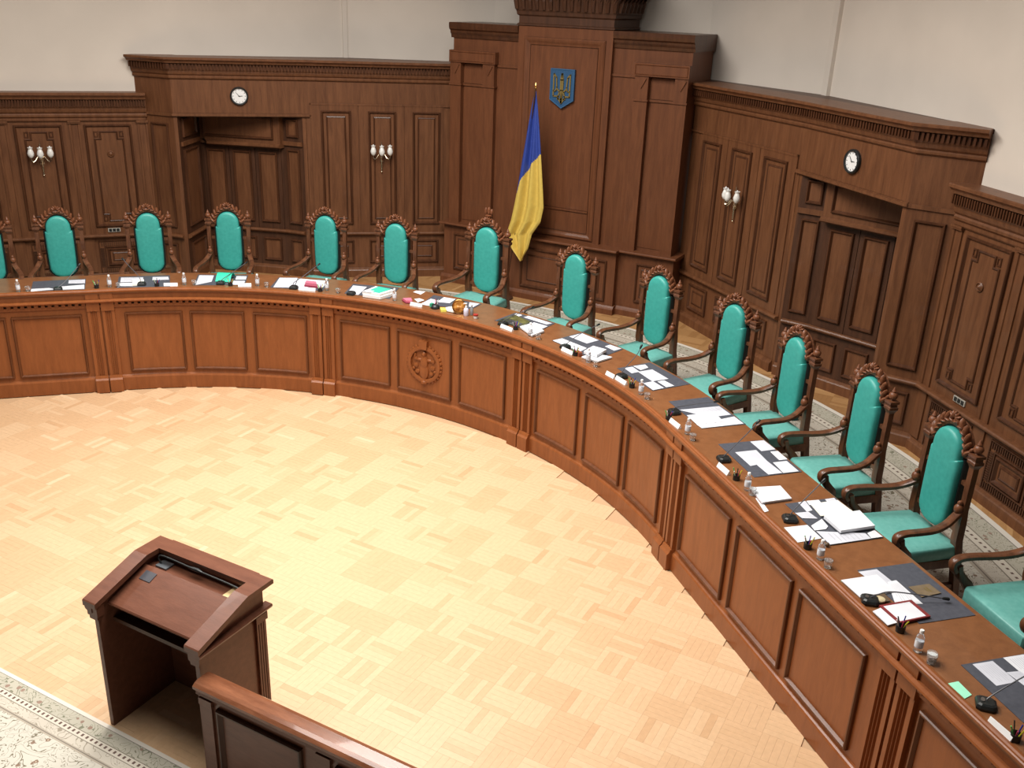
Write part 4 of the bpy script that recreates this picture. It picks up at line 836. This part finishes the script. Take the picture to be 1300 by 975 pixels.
GLASS_P=[('A', (-4.322, 2.937)), ('B', (-3.603, 3.656)), ('C', (-2.954, 4.265)), ('C', (-2.173, 4.716)), ('D', (-1.293, 5.028)), ('G', (1.572, 4.916)), ('H', (2.451, 4.502)), ('I', (3.214, 3.988)), ('J', (3.886, 3.339)), ('K', (4.602, 2.641)), ('L', (5.325, 1.901)), ('M', (6.058, 1.201)), ('N', (6.06, 1.18))]
PENS_P=[('A', (-3.785, 3.485)), ('B', (-3.264, 3.952)), ('C', (-2.568, 4.497)), ('D', (-1.513, 4.954)), ('G', (1.209, 5.065)), ('H', (2.137, 4.679)), ('I', (2.984, 4.177)), ('J', (3.558, 3.638)), ('K', (4.425, 2.82)), ('L', (5.152, 2.075)), ('M', (5.859, 1.407)), ('N', (6.52, 0.736))]
PLATES=[('B', (-3.214, 4.016), (-3.087, 4.121)), ('C', (-2.477, 4.536), (-2.351, 4.635)), ('D', (-1.799, 4.852), (-1.544, 4.939)), ('E', (-0.284, 5.147), (-0.121, 5.156)), ('G', (1.026, 5.054), (1.211, 4.989)), ('H', (1.945, 4.758), (2.108, 4.683)), ('I', (2.633, 4.369), (2.746, 4.304)), ('I', (2.767, 4.305), (2.915, 4.204)), ('J', (3.586, 3.615), (3.713, 3.506)), ('K', (4.23, 2.977), (4.351, 2.865)), ('N', (6.392, 0.815), (6.509, 0.713))]
MICS=[('A', (-4.067, 3.158), [(-4.047, 3.289, 1.449), (-4.024, 3.447, 1.583)]), ('B', (-3.448, 3.878), [(-3.509, 3.89, 1.448), (-3.694, 3.928, 1.527), (-3.817, 3.953, 1.586)]), ('C', (-2.711, 4.474), [(-2.711, 4.472, 1.378), (-2.717, 4.543, 1.399), (-2.728, 4.687, 1.431), (-2.752, 4.974, 1.495)]), ('D', (-1.853, 4.856), [(-1.852, 4.861, 1.411), (-1.837, 5.018, 1.459), (-1.81, 5.285, 1.554)]), ('E', (-1.117, 5.069), []), ('G', (1.011, 5.122), [(1.013, 5.131, 1.381), (1.044, 5.29, 1.403), (1.113, 5.641, 1.431)]), ('H', (1.949, 4.825), [(1.955, 4.839, 1.385), (2.032, 5.03, 1.461), (2.123, 5.255, 1.512)]), ('I', (2.798, 4.365), [(2.809, 4.382, 1.421), (2.885, 4.5, 1.552), (2.907, 4.535, 1.622)]), ('J', (3.552, 3.802), [(3.556, 3.806, 1.394), (3.682, 3.942, 1.407), (3.834, 4.104, 1.41)]), ('K', (4.235, 3.098), [(4.245, 3.108, 1.392), (4.364, 3.229, 1.558), (4.422, 3.288, 1.651)]), ('L', (4.949, 2.398), [(4.966, 2.416, 1.419), (5.105, 2.557, 1.626)]), ('M', (5.641, 1.627), [(5.683, 1.635, 1.405), (5.774, 1.706, 1.415), (6.054, 1.873, 1.3699999999999999)]), ('N', (6.365, 0.939), [(6.382, 0.957, 1.4), (6.517, 1.093, 1.492), (6.608, 1.186, 1.528)])]
PLATES_I0=[a[0] for k,a,b in PLATES if k=='I'][0]
ZT = 1.335
SEAT = {'A': 'fifth place left of crowned chair', 'B': 'fourth place left of crowned chair', 'C': 'third place left of crowned chair', 'D': 'second place left of crowned chair', 'E': 'first place left of crowned chair', 'F': "crowned chair's place",
        'G': 'first place right of crowned chair', 'H': 'second place right of crowned chair', 'I': 'third place right of crowned chair', 'J': 'fourth place right of crowned chair', 'K': 'fifth place right of crowned chair', 'L': 'sixth place right of crowned chair', 'M': 'seventh place right of crowned chair', 'N': 'eighth place right of crowned chair'}
def quad(q, z0, z1, m, name, label, cat, group):
    mb = MB(); mb.prism(q, z0, z1); return solo(name, mb, m, label, cat, group)
for k, q in PADS.items(): quad(q, ZT + 0.0004, ZT + 0.0042, PADM, 'desk_pad', 'dark slate grey desk pad, ' + SEAT[k], 'desk pad', 'grey desk pads on the worktop')
TON = {'p': PAPER, 'c': CREAM, 'm': noisy('dark_magazine', (0.018, 0.022, 0.022), (0.11, 0.12, 0.06), 9, 0.3), 'k': PAPER, 'r': PAPER, 'g': PAPER, 'b': noisy('brown_booklet', (0.16, 0.115, 0.065), (0.20, 0.145, 0.085), 20, 0.5), 'f': flat('dark_red_folder', (0.22, 0.022, 0.022)), 'n': flat('pale_green_notes', (0.36, 0.86, 0.60))}
KIND = {'p': ('paper_sheet', 'paper'), 'c': ('notepad', 'notepad'), 'm': ('magazine', 'magazine'), 'k': ('book', 'book'), 'r': ('book', 'book'), 'g': ('paper_sheet', 'paper'), 'b': ('booklet', 'booklet'), 'f': ('folder', 'folder'), 'n': ('sticky_notes', 'notes')}
PRINT = flat('faint_print', (0.50, 0.51, 0.56), 0.9); lev = {}
def shrink(q, a, b):   # sub-rectangle of a quad: a=(s0,s1), b=(t0,t1)
    f = lambda s, t: tuple(q[0][i] * (1 - s) * (1 - t) + q[1][i] * s * (1 - t) + q[2][i] * s * t + q[3][i] * (1 - s) * t for i in (0, 1))
    return [f(a[0], b[0]), f(a[1], b[0]), f(a[1], b[1]), f(a[0], b[1])]
for k, q, th, c, d in PAPERS:
    z = ZT + 0.0046 + lev.get(k, 0); lev[k] = lev.get(k, 0) + 0.0011 + (0.0 if th > 0.008 and k not in 'HL' else 0)
    if c == 'k' and k == 'H': z += 0.012
    bare = 'bare wood' in d or 'in front' in d or 'against' in d
    if bare: z = ZT + 0.0004
    nm, cat = KIND[c]
    o = quad(q, z, z + th, PAPER_G if c == 'p' and lev[k] * 1000 % 3 < 1.5 and th < 0.003 else TON[c], nm, d[0].lower() + d[1:] + ', ' + SEAT[k], cat, 'papers and books on the worktop')
    def sub(name, qq, z0, z1, m):
        mb = MB(); mb.prism(qq, z0, z1); mb.v = [tuple(Vector(v) - o.location) for v in mb.v]; return obj(name, mb, m, o, local=True)
    if c == 'p' and th <= 0.003 and len(q) == 4:
        mb = MB(); n = 7
        for i in range(n): mb.prism(shrink(q, (0.12, 0.88 if i % 3 else 0.7), (0.14 + 0.74 * i / n, 0.14 + 0.74 * i / n + 0.022)), z + th, z + th + 0.0002)
        mb.v = [tuple(Vector(v) - o.location) for v in mb.v]; obj('printed_lines', mb, PRINT, o, local=True, kind='stuff')
    if c == 'f': sub('white_sheet', shrink(q, (0.10, 0.95), (0.12, 0.93)), z + th, z + th + 0.001, PAPER)
    if c == 'r': sub('cover', shrink(q, (0, 1.0), (-0.01, 1.01)), z - 0.0, z + 0.008, flat('red_brown_cover', (0.12, 0.03, 0.022)))
    if c == 'k': sub('cover', shrink(q, (-0.01, 1.01), (-0.01, 1.01)), z + 0.0, z + 0.006, flat('grey_cover', (0.10, 0.10, 0.12)))
    if c == 'g': sub('green_edge', shrink(q, (-0.01, 0.06), (0.0, 1.0)), z - 0.002, z + 0.001, flat('pale_green_notes', (0.36, 0.86, 0.60)))
    if c == 'b':
        sub('gold_print', shrink(q, (0.25, 0.75), (0.3, 0.36)), z + th, z + th + 0.0004, GOLD); sub('gold_print', shrink(q, (0.3, 0.7), (0.42, 0.46)), z + th, z + th + 0.0004, GOLD)
    if c == 'm':
        sub('picture', shrink(q, (0.52, 0.95), (0.06, 0.92)), z + th, z + th + 0.0004, noisy('green_picture', (0.05, 0.055, 0.02), (0.16, 0.16, 0.06), 14, 0.3)); sub('picture', shrink(q, (0.08, 0.46), (0.3, 0.92)), z + th, z + th + 0.0004, noisy('grey_picture', (0.02, 0.025, 0.03), (0.09, 0.10, 0.13), 16, 0.3))
# bottles
bp = None; cnt = {}
def where(k, n): return ('left of the pad, ' if n == 'l' else 'right of the pad, ') + SEAT[k]
def rel(k, p):
    q = PADS[k]; c = (sum(a[0] for a in q) / 4, sum(a[1] for a in q) / 4); t = Vector((c[1], -c[0])); return 'l' if (Vector(p) - Vector(c)).dot(t) < 0 else 'r'
def bottle():
    t = thing('water_bottle', 'x', 'bottle')
    mb = MB(); mb.lathe([(0.020, 0.0), (0.024, 0.004), (0.025, 0.02), (0.025, 0.085), (0.023, 0.095), (0.024, 0.103), (0.018, 0.118), (0.011, 0.128), (0.011, 0.134)], (0, 0, 0), 14); obj('bottle_body', mb, BOTTLE, t, True, local=True)
    mb = MB(); mb.lathe([(0.0125, 0.132), (0.0130, 0.134), (0.0130, 0.150), (0.011, 0.153)], (0, 0, 0), 12); obj('bottle_cap', mb, WHITE, t, True, local=True)
    mb = MB(); mb.lathe([(0.0254, 0.035), (0.0257, 0.037), (0.0257, 0.078), (0.0254, 0.080)], (0, 0, 0), 14); obj('paper_label', mb, flat('bottle_label', (0.72, 0.75, 0.80)), t, True, local=True)
    return t
def tumbler():
    t = thing('drinking_glass', 'x', 'glass')
    mb = MB(); mb.lathe([(0.020, 0), (0.024, 0.002), (0.030, 0.055), (0.028, 0.056), (0.0215, 0.008), (0.001, 0.007)], (0, 0, 0), 14); obj('glass_body', mb, GLASS, t, True, local=True)
    mb = MB(); mb.lathe([(0.0285, 0.056), (0.0305, 0.056), (0.0305, 0.059), (0.0285, 0.059)], (0, 0, 0), 14); obj('glass_rim', mb, GLASS, t, True, local=True); return t
def place(L, make, desc, group):
    pr = None
    for i, (k, p) in enumerate(L):
        lab = desc + ' ' + where(k, rel(k, p))
        if pr is None: pr = make(); pr.location = (p[0], p[1], ZT + 0.0005); pr['label'] = lab; pr['group'] = group
        else: dup(pr, (p[0], p[1], ZT + 0.0005), 0.7 * i, lab, group)
place(BOTTLE_P, bottle, 'small clear water bottle', 'water bottles on the worktop'); place(GLASS_P, tumbler, 'small drinking glass', 'drinking glasses on the worktop')
# pens in cups
PC = [(0.55, 0.50, 0.03), (0.02, 0.03, 0.28), (0.02, 0.02, 0.02), (0.10, 0.45, 0.10), (0.62, 0.60, 0.58), (0.40, 0.03, 0.10)]
for i, (k, p) in enumerate(PENS_P):
    t = thing('pen_cup', 'small black pen cup with assorted pens, ' + SEAT[k], 'pen cup', (p[0], p[1], ZT + 0.0005), group='pen cups on the worktop')
    mb = MB(); mb.lathe([(0.026, 0), (0.028, 0.002), (0.029, 0.045), (0.026, 0.045), (0.025, 0.006), (0.001, 0.005)], (0, 0, 0), 12); obj('cup', mb, BLACK, t, True, local=True)
    for j in range(5):
        a = j * 1.26 + i; mb = MB(); mb.tube([(0.008 * math.cos(a), 0.008 * math.sin(a), 0.008), (0.024 * math.cos(a), 0.024 * math.sin(a), 0.06), (0.036 * math.cos(a), 0.036 * math.sin(a), 0.085 + 0.012 * (j % 2))], 0.0042, 6); c = PC[(i + j) % 6]
        obj('pen', mb, flat('pen_colour_%d' % ((i + j) % 6), c, 0.35), t, True, local=True)
# name plates
for k, a, b in PLATES:
    A_, B_ = Vector(a), Vector(b); d = (B_ - A_); ln = min(0.22, d.length); c = (A_ + B_) / 2; t = d.normalized(); n = Vector((t.y, -t.x));
    if n.dot(c) > 0: n = -n
    mb = MB(); L = []
    for s in (-1, 1):
        e = c + t * s * ln / 2; L.append([(*(e + n * w), z) for w, z in ((0.018, ZT + 0.0005), (-0.018, ZT + 0.0005), (-0.004, ZT + 0.038), (0.0, ZT + 0.038))])
    mb.loops(L); first = (k, a[0]) == ('I', PLATES_I0)
    solo('name_plate', mb, WHITE, 'white folded name plate by the bench lip, ' + ('far left, ' if first else '') + SEAT[k], 'name plate', 'white name plates on the worktop')
# microphones
for k, b, rod in MICS:
    r = Vector(b).normalized(); t = thing('desk_microphone', 'black gooseneck microphone with wedge base, ' + SEAT[k], 'microphone', (b[0], b[1], ZT + 0.0046), group='desk microphones on the worktop')
    if k == 'E': t['label'] = 'round black microphone base on the white sheet, ' + SEAT[k]
    tg = Vector((r.y, -r.x)); P3 = lambda u, v, z: (b[0] + tg.x * u + r.x * v, b[1] + tg.y * u + r.y * v, ZT + 0.0046 + z)
    mb = MB(); mb.loops([[P3(u * s_, v * s_, z) for u, v in ((-0.052, -0.03), (-0.04, -0.05), (0.04, -0.05), (0.052, -0.03), (0.050, 0.035), (0.03, 0.058), (-0.03, 0.058), (-0.050, 0.035))] for s_, z in ((1, 0), (1.02, 0.012), (0.9, 0.028), (0.7, 0.036))]); obj('microphone_base', mb, BLACK, t)
    mb = MB(); mb.loops([[P3(0.018 * math.cos(a), -0.018 + 0.012 * math.sin(a), z) for a in [PI * j / 4 for j in range(8)]] for z in (0.034, 0.040)]); obj('talk_button', mb, STEEL, t)
    if not rod: continue
    pts = [Vector((b[0], b[1], ZT + 0.035))] + [Vector(p) for p in rod]; sp = spline(pts, 5)
    mb = MB(); mb.tube(sp, 0.0042, 6); obj('gooseneck', mb, flat('gooseneck_grey', (0.09, 0.09, 0.10), 0.35), t, True)
    e = sp[-1]; d = (sp[-1] - sp[-3]).normalized(); mb = MB(); mb.tube([e - d * 0.01, e, e + d * 0.035, e + d * 0.042], [0.005, 0.010, 0.011, 0.006], 8); obj('microphone_head', mb, BLACK, t, True)
# singular things
t = thing('binder_stack', 'two stacked white binders under a teal folder, ' + SEAT['E'], 'binders', (-0.83, 5.2, ZT + 0.0046))
q0 = [(-0.94, 5.06), (-0.70, 5.10), (-0.66, 5.36), (-0.95, 5.36)]
bpr = []
bpr.append(quad(shrink(q0, (0.02, 1.02), (0, 1)), ZT + 0.005, ZT + 0.038, WHITE, 'binder', 'lower white binder under another binder, ' + SEAT['E'], 'binder', 'white binders'))
bpr.append(quad(shrink(q0, (-0.03, 0.97), (0.03, 1)), ZT + 0.0382, ZT + 0.068, WHITE, 'binder', 'upper white binder holding a teal folder, ' + SEAT['E'], 'binder', 'white binders'))
bpr.append(quad(shrink(q0, (0.14, 0.80), (0.18, 0.98)), ZT + 0.0682, ZT + 0.074, flat('teal_folder', (0.05, 0.50, 0.36)), 'folder', 'teal folder on top of the white binders, ' + SEAT['E'], 'folder', None))
bpr.append(quad(shrink(q0, (0.0, 0.45), (0.02, 0.30)), ZT + 0.0742, ZT + 0.076, PAPER, 'paper_sheet', 'white sheet tucked on top of the teal folder, ' + SEAT['E'], 'paper', None))
bpy.data.objects.remove(t)
def pinkbox(q, h, lab):
    mb = MB(); mb.prism(q, ZT + 0.005, ZT + 0.005 + h * 0.45); o = solo('pencil_box', mb, flat('maroon_box', (0.30, 0.035, 0.07)), lab, 'box')
    mb = MB(); mb.prism(shrink(q, (0.06, 0.94), (0.08, 0.92)), ZT + 0.005 + h * 0.45, ZT + 0.005 + h); mb.v = [tuple(Vector(v) - o.location) for v in mb.v]; obj('box_lid', mb, flat('pink_lid', (0.62, 0.16, 0.24)), o, local=True)
pinkbox([(-0.46, 5.215), (-0.36, 5.15), (-0.28, 5.19), (-0.37, 5.30)], 0.035, 'pink and maroon pencil box right of the water bottles, ' + SEAT['E'])
pinkbox([(-1.785, 4.975), (-1.617, 5.03), (-1.70, 5.12), (-1.845, 5.08)], 0.055, 'pink and maroon pencil box on white papers, ' + SEAT['D'])
# brass disc on foot
t = thing('brass_disc', 'round polished brass disc standing on a foot, ' + SEAT['F'], 'desk clock', (0.376, 5.19, ZT + 0.0005)); dv = Vector((5.97 - 0.376, -4.01 - 5.19)).normalized(); tv = Vector((-dv.y, dv.x))
DP = lambda u, v, z: (0.376 + tv.x * u + dv.x * v, 5.19 + tv.y * u + dv.y * v, ZT + z)
cr = lambda r, v: [DP(r * math.cos(2 * PI * k / 24), v - 0.01 * math.sin(2 * PI * k / 24), 0.092 + r * math.sin(2 * PI * k / 24)) for k in range(24)]
mb = MB(); mb.loops([cr(0.074, -0.012), cr(0.084, -0.008), cr(0.085, 0.010), cr(0.078, 0.014), cr(0.068, 0.010), cr(0.066, -0.012)], ring=True); obj('brass_rim', mb, BRASS, t, True)
mb = MB(); mb.loops([cr(0.070, -0.010), cr(0.069, 0.006), cr(0.03, 0.009), cr(0.004, 0.010)]); obj('amber_face', mb, noisy('amber_face', (0.22, 0.07, 0.012), (0.62, 0.30, 0.07), 22, 0.22), t, True)
mb = MB(); mb.prism([DP(-0.045, 0.02, 0)[:2], DP(0.045, 0.02, 0)[:2], DP(0.045, -0.03, 0)[:2], DP(-0.045, -0.03, 0)[:2]], ZT + 0.0005, ZT + 0.018); obj('foot', mb, W_DARK, t)
# pump bottle, grey bottle, red-lidded jar, notes, pen holder
t = thing('pump_bottle', 'white lavender pump bottle right of the brass disc, ' + SEAT['F'], 'bottle', (0.482, 5.178, ZT + 0.0005))
mb = MB(); mb.lathe([(0.028, 0), (0.030, 0.004), (0.030, 0.075), (0.022, 0.09), (0.010, 0.098)], (0, 0, 0), 14); obj('bottle_body', mb, flat('lavender_white', (0.66, 0.64, 0.76), 0.3), t, True, local=True)
mb = MB(); mb.lathe([(0.013, 0.096), (0.013, 0.115), (0.006, 0.118), (0.006, 0.140), (0.012, 0.143), (0.012, 0.152)], (0, 0, 0), 10); mb.tube([(0, 0, 0.147), (-0.03, 0.0, 0.145), (-0.036, 0, 0.135)], 0.006, 6); obj('pump_head', mb, WHITE, t, True, local=True)
t = thing('metal_flask', 'small grey bottle behind the pump bottle, ' + SEAT['F'], 'bottle', (0.525, 5.235, ZT + 0.0005))
mb = MB(); mb.lathe([(0.018, 0), (0.020, 0.004), (0.020, 0.08), (0.010, 0.095), (0.010, 0.12), (0.004, 0.122)], (0, 0, 0), 12); obj('bottle_body', mb, flat('grey_bottle', (0.25, 0.25, 0.25), 0.3), t, True, local=True)
mb = MB(); mb.lathe([(0.0112, 0.108), (0.0112, 0.124), (0.003, 0.126)], (0, 0, 0), 10); obj('bottle_cap', mb, flat('grey_cap', (0.5, 0.5, 0.48), 0.4), t, True, local=True)
t = thing('lidded_jar', 'small glass jar with a red lid, ' + SEAT['F'], 'jar', (0.63, 5.149, ZT + 0.0005))
mb = MB(); mb.lathe([(0.024, 0), (0.026, 0.003), (0.026, 0.034), (0.022, 0.037)], (0, 0, 0), 14); obj('jar_body', mb, FROST, t, True, local=True)
mb = MB(); mb.lathe([(0.030, 0.036), (0.032, 0.04), (0.030, 0.052), (0.012, 0.056), (0.002, 0.057)], (0, 0, 0), 14); obj('jar_lid', mb, flat('red_lid', (0.36, 0.035, 0.025), 0.35), t, True, local=True)
quad([(0.11, 5.19), (0.17, 5.12), (0.22, 5.16), (0.16, 5.22)], ZT + 0.0005, ZT + 0.028, flat('yellow_notes', (0.80, 0.74, 0.13)), 'sticky_notes', 'yellow block of sticky notes left of the brass disc', 'notes', None)
t = thing('pen_holder', 'black and green desk pen holder, ' + SEAT['F'], 'pen cup', (0.033, 5.204, ZT + 0.0005))
mb = MB(); mb.lathe([(0.055, 0), (0.058, 0.01), (0.05, 0.035), (0.03, 0.05), (0.01, 0.052)], (0, 0, 0), 12); obj('holder_body', mb, BLACK, t, True, local=True)
mb = MB(); mb.box(-0.052, -0.02, -0.045, 0.0, 0.02, 0.062); obj('green_pocket', mb, flat('holder_green', (0.03, 0.30, 0.17)), t, local=True)
for j, c in enumerate(((0.5, 0.05, 0.08), (0.02, 0.02, 0.02), (0.6, 0.58, 0.56))): mb = MB(); mb.tube([(0.01 * j, 0.01, 0.04), (0.012 + 0.02 * j - 0.02, 0.02, 0.11)], 0.005, 6); obj('pen', mb, flat('holder_pen_%d' % j, c, 0.35), t, True, local=True)
# arched teal folder at C
mb = MB(); L = []; q = [(-2.83, 4.50), (-2.66, 4.585), (-2.80, 4.83), (-2.97, 4.745)]
for i in range(9):
    s = i / 8; h = 0.075 * math.sin(PI * s) + 0.004; a = Vector(q[0]) * (1 - s) + Vector(q[3]) * s; b_ = Vector(q[1]) * (1 - s) + Vector(q[2]) * s
    L.append([(*a, ZT + 0.010 + h), (*b_, ZT + 0.010 + h), (*b_, ZT + 0.007 + h), (*a, ZT + 0.007 + h)])
mb.loops(L); solo('folder', mb, flat('bright_teal_folder', (0.03, 0.56, 0.36)), 'bright teal folder bent into an arch on papers, ' + SEAT['C'], 'folder')
# phone handset at M, pebble at L
mb = MB(); mb.lathe([(0.030, 0), (0.034, 0.004), (0.032, 0.012), (0.02, 0.014), (0.003, 0.0145)], (5.70, 1.665, ZT + 0.014), 16); solo('paperweight', mb, flat('cream_gold', (0.62, 0.52, 0.32), 0.3), 'round cream and gold paperweight beside the microphone, ' + SEAT['M'], 'paperweight', smooth=True)
mb = MB(); mb.prism([(5.64, 1.70), (5.69, 1.63), (5.76, 1.70), (5.71, 1.77)], ZT + 0.0094, ZT + 0.013); solo('notebook', mb, flat('brown_notebook', (0.12, 0.075, 0.04)), 'small dark brown notebook under the paperweight, ' + SEAT['M'], 'notebook')
mb = MB(); mb.ball((5.265, 2.175, ZT + 0.017), (0.018, 0.018, 0.016), 10, 8); solo('pebble', mb, flat('brown_stone', (0.10, 0.06, 0.03), 0.4), 'small round brown pebble behind the bottle, ' + SEAT['L'], 'pebble', smooth=True)
mb = MB(); mb.prism([(2.12, 4.70), (2.19, 4.66), (2.21, 4.70), (2.14, 4.745)], ZT + 0.0005, ZT + 0.045); o = solo('stapler', mb, flat('red_brown_leather', (0.26, 0.07, 0.03), 0.4), 'red-brown leather box beside the name plate, ' + SEAT['H'], 'box'); o.name = 'leather_box'
# ------------------------------------------------------------------ lectern and rail
t = thing('lectern', 'reddish wooden open-backed lectern with sloped reading desk', 'lectern', (1.59, -0.34, 0)); m = W_LECT
x0, x1, ya, yb = 1.12, 2.07, -0.635, -0.05
def side_prof(mb, xa, xb, poly): mb.loops([[(xa, y, z) for y, z in poly], [(xb, y, z) for y, z in poly]])
for xa, xb in ((x0, x0 + 0.035), (x1 - 0.035, x1)):
    mb = MB(); side_prof(mb, xa, xb, [(ya, 0.0), (yb, 0.0), (yb, 1.14), (-0.23, 1.145), (ya, 1.01)]); p = obj('side_panel', mb, m, t)
    o_ = xb if xb == x1 else xa; s = 1 if xb == x1 else -1
    mb = MB()
    for k in range(4):
        y = yb - 0.012 - k * 0.022; mb.box(min(o_, o_ + s * 0.018), max(o_, o_ + s * 0.018), y - 0.015, y, 0.10, 0.90)
    mb.box(min(o_, o_ + s * 0.012), max(o_, o_ + s * 0.012), yb - 0.095, yb, 0.08, 0.93); mb.box(min(o_, o_ + s * 0.026), max(o_, o_ + s * 0.026), yb - 0.10, yb + 0.006, 0.90, 0.955); mb.box(min(o_, o_ + s * 0.026), max(o_, o_ + s * 0.026), yb - 0.10, yb + 0.006, 0.0, 0.10); obj('fluted_pilaster', mb, m, p)
    mb = MB(); mb.loops([[(o_ + s * a, ya - 0.03, z) for a, z in ((-0.02, 0.955), (0.016, 0.955), (0.026, 0.968), (0.040, 0.975), (0.046, 0.990), (0.040, 1.0), (-0.02, 1.0))], [(o_ + s * a, yb + 0.04, z) for a, z in ((-0.02, 0.955), (0.016, 0.955), (0.026, 0.968), (0.040, 0.975), (0.046, 0.990), (0.040, 1.0), (-0.02, 1.0))]]); obj('side_ledge', mb, m, p)
mb = MB(); mb.box(x0 + 0.035, x1 - 0.035, yb - 0.03, yb, 0.0, 1.12); obj('front_panel', mb, m, t)
mb = MB()
for xa, xb in ((x0 - 0.045, x0 + 0.075), (x1 - 0.075, x1 + 0.045)):
    side_prof(mb, xa, xb, [(-0.675, 1.005), (-0.675, 1.043), (-0.668, 1.050), (-0.225, 1.186), (0.005, 1.186), (0.012, 1.178), (0.012, 1.150), (-0.218, 1.150), (-0.66, 1.010)])
mb.box(x0 + 0.075, x1 - 0.075, -0.118, 0.012, 1.150, 1.186); obj('top_frame', mb, m, t)
for xa in (x0 - 0.03, x1 - 0.065):
    mb = MB()
    mb.box(xa, xa + 0.095, -0.66, -0.60, 0.93, 1.012); mb.box(xa + 0.01, xa + 0.085, -0.655, -0.605, 0.90, 0.93)
    obj('corner_bracket', mb, m, t)
def slope(y): return 0.985 + (y + 0.545) * (0.135 / 0.345)
mb = MB(); side_prof(mb, x0 + 0.036, x1 - 0.036, [(-0.545, slope(-0.545) - 0.025), (-0.552, slope(-0.545) - 0.01), (-0.545, slope(-0.545)), (-0.225, slope(-0.225)), (-0.225, slope(-0.225) - 0.025)]); obj('reading_board', mb, m, t)
mb = MB(); side_prof(mb, x0 + 0.036, x1 - 0.036, [(-0.225, 1.06), (-0.225, 1.08), (-0.08, 1.08), (-0.08, 1.06)]); obj('pen_tray', mb, m, t)
mb = MB(); mb.box(x0 + 0.035, x1 - 0.035, -0.50, -0.08, 0.82, 0.84); mb.box(x0 + 0.035, x1 - 0.035, -0.52, -0.50, 0.815, 0.845); obj('shelf', mb, W_DARK, t)
def lect_pad(u0, u1, y0, y1): mb = MB(); side_prof(mb, u0, u1, [(y0, slope(y0) + 0.0005), (y1, slope(y1) + 0.0005), (y1, slope(y1) + 0.006), (y0, slope(y0) + 0.006)]); return mb
solo('square_plate', lect_pad(1.225, 1.325, -0.335, -0.265), flat('grey_plate', (0.06, 0.06, 0.07), 0.3), 'small dark square plate at the left of the lectern board', 'plate')
t2 = thing('lectern_microphone', 'black folded microphone lying in the lectern tray', 'microphone', (1.5, -0.15, 1.081))
mb = MB(); mb.box(1.22, 1.32, -0.185, -0.105, 1.081, 1.094); obj('microphone_base', mb, flat('grey_base', (0.10, 0.11, 0.12), 0.3), t2)
mb = MB(); mb.tube([Vector(p) for p in spline([(1.24, -0.15, 1.093), (1.215, -0.145, 1.13), (1.26, -0.135, 1.150), (1.55, -0.14, 1.147), (1.85, -0.145, 1.147), (1.975, -0.15, 1.140), (1.985, -0.155, 1.115)])], 0.007, 8); obj('gooseneck', mb, BLACK, t2, True)
mb = MB(); mb.tube([(1.50, -0.14, 1.147), (1.58, -0.14, 1.150), (1.62, -0.14, 1.147)], [0.010, 0.015, 0.008], 8); obj('neck_joint', mb, BLACK, t2, True)
solo('tray_paper', (lambda b: (b.box(1.86, 2.02, -0.21, -0.09, 1.0805, 1.088), b)[1])(MB()), flat('manila', (0.62, 0.45, 0.22)), 'manila paper in the right end of the lectern tray', 'paper')

r = thing('partition_rail', 'low wooden partition with broad glossy handrail beside the lectern', 'partition', (3.9, -0.66, 0)); xa, xb = 2.115, 6.4
prof = [(-0.735, 0.80), (-0.745, 0.815), (-0.745, 0.835), (-0.725, 0.850), (-0.70, 0.858), (-0.63, 0.858), (-0.605, 0.850), (-0.590, 0.835), (-0.592, 0.815), (-0.605, 0.80)]
mb = MB(); mb.loops([[(xa, y, z) for y, z in prof], [(xb, y, z) for y, z in prof]]); obj('handrail', mb, wood('glossy_handrail', (0.15, 0.052, 0.024), (0.27, 0.105, 0.052), (1.5, 8, 8), rough=0.16, coat=0.6, bump=0.01), r)
mb = MB(); mb.box(xa, xb, -0.695, -0.645, 0.0, 0.79); obj('partition_board', mb, m, r)
mb = MB(); prof = [(-0.645, 0.72), (-0.725, 0.765), (-0.72, 0.80), (-0.62, 0.80), (-0.615, 0.765)]; mb.loops([[(xa, y, z) for y, z in prof], [(xb, y, z) for y, z in prof]]); obj('rail_moulding', mb, m, r)
mb = MB(); mb.box(xa, xb, -0.715, -0.625, 0.0, 0.11); obj('plinth', mb, m, r)
PN = Flat(-0.695); x = xa + 0.02
while x < xb - 0.9:
    panel(PN, x + 0.13, x + 0.80, 0.17, 0.70, r, m, name='rail_panel', inner=0)
    mb = MB(); mb.box(x, x + 0.09, -0.712, -0.695, 0.11, 0.74); mb.box(x - 0.008, x + 0.098, -0.72, -0.695, 0.69, 0.74); obj('pilaster', mb, m, r); x += 0.92
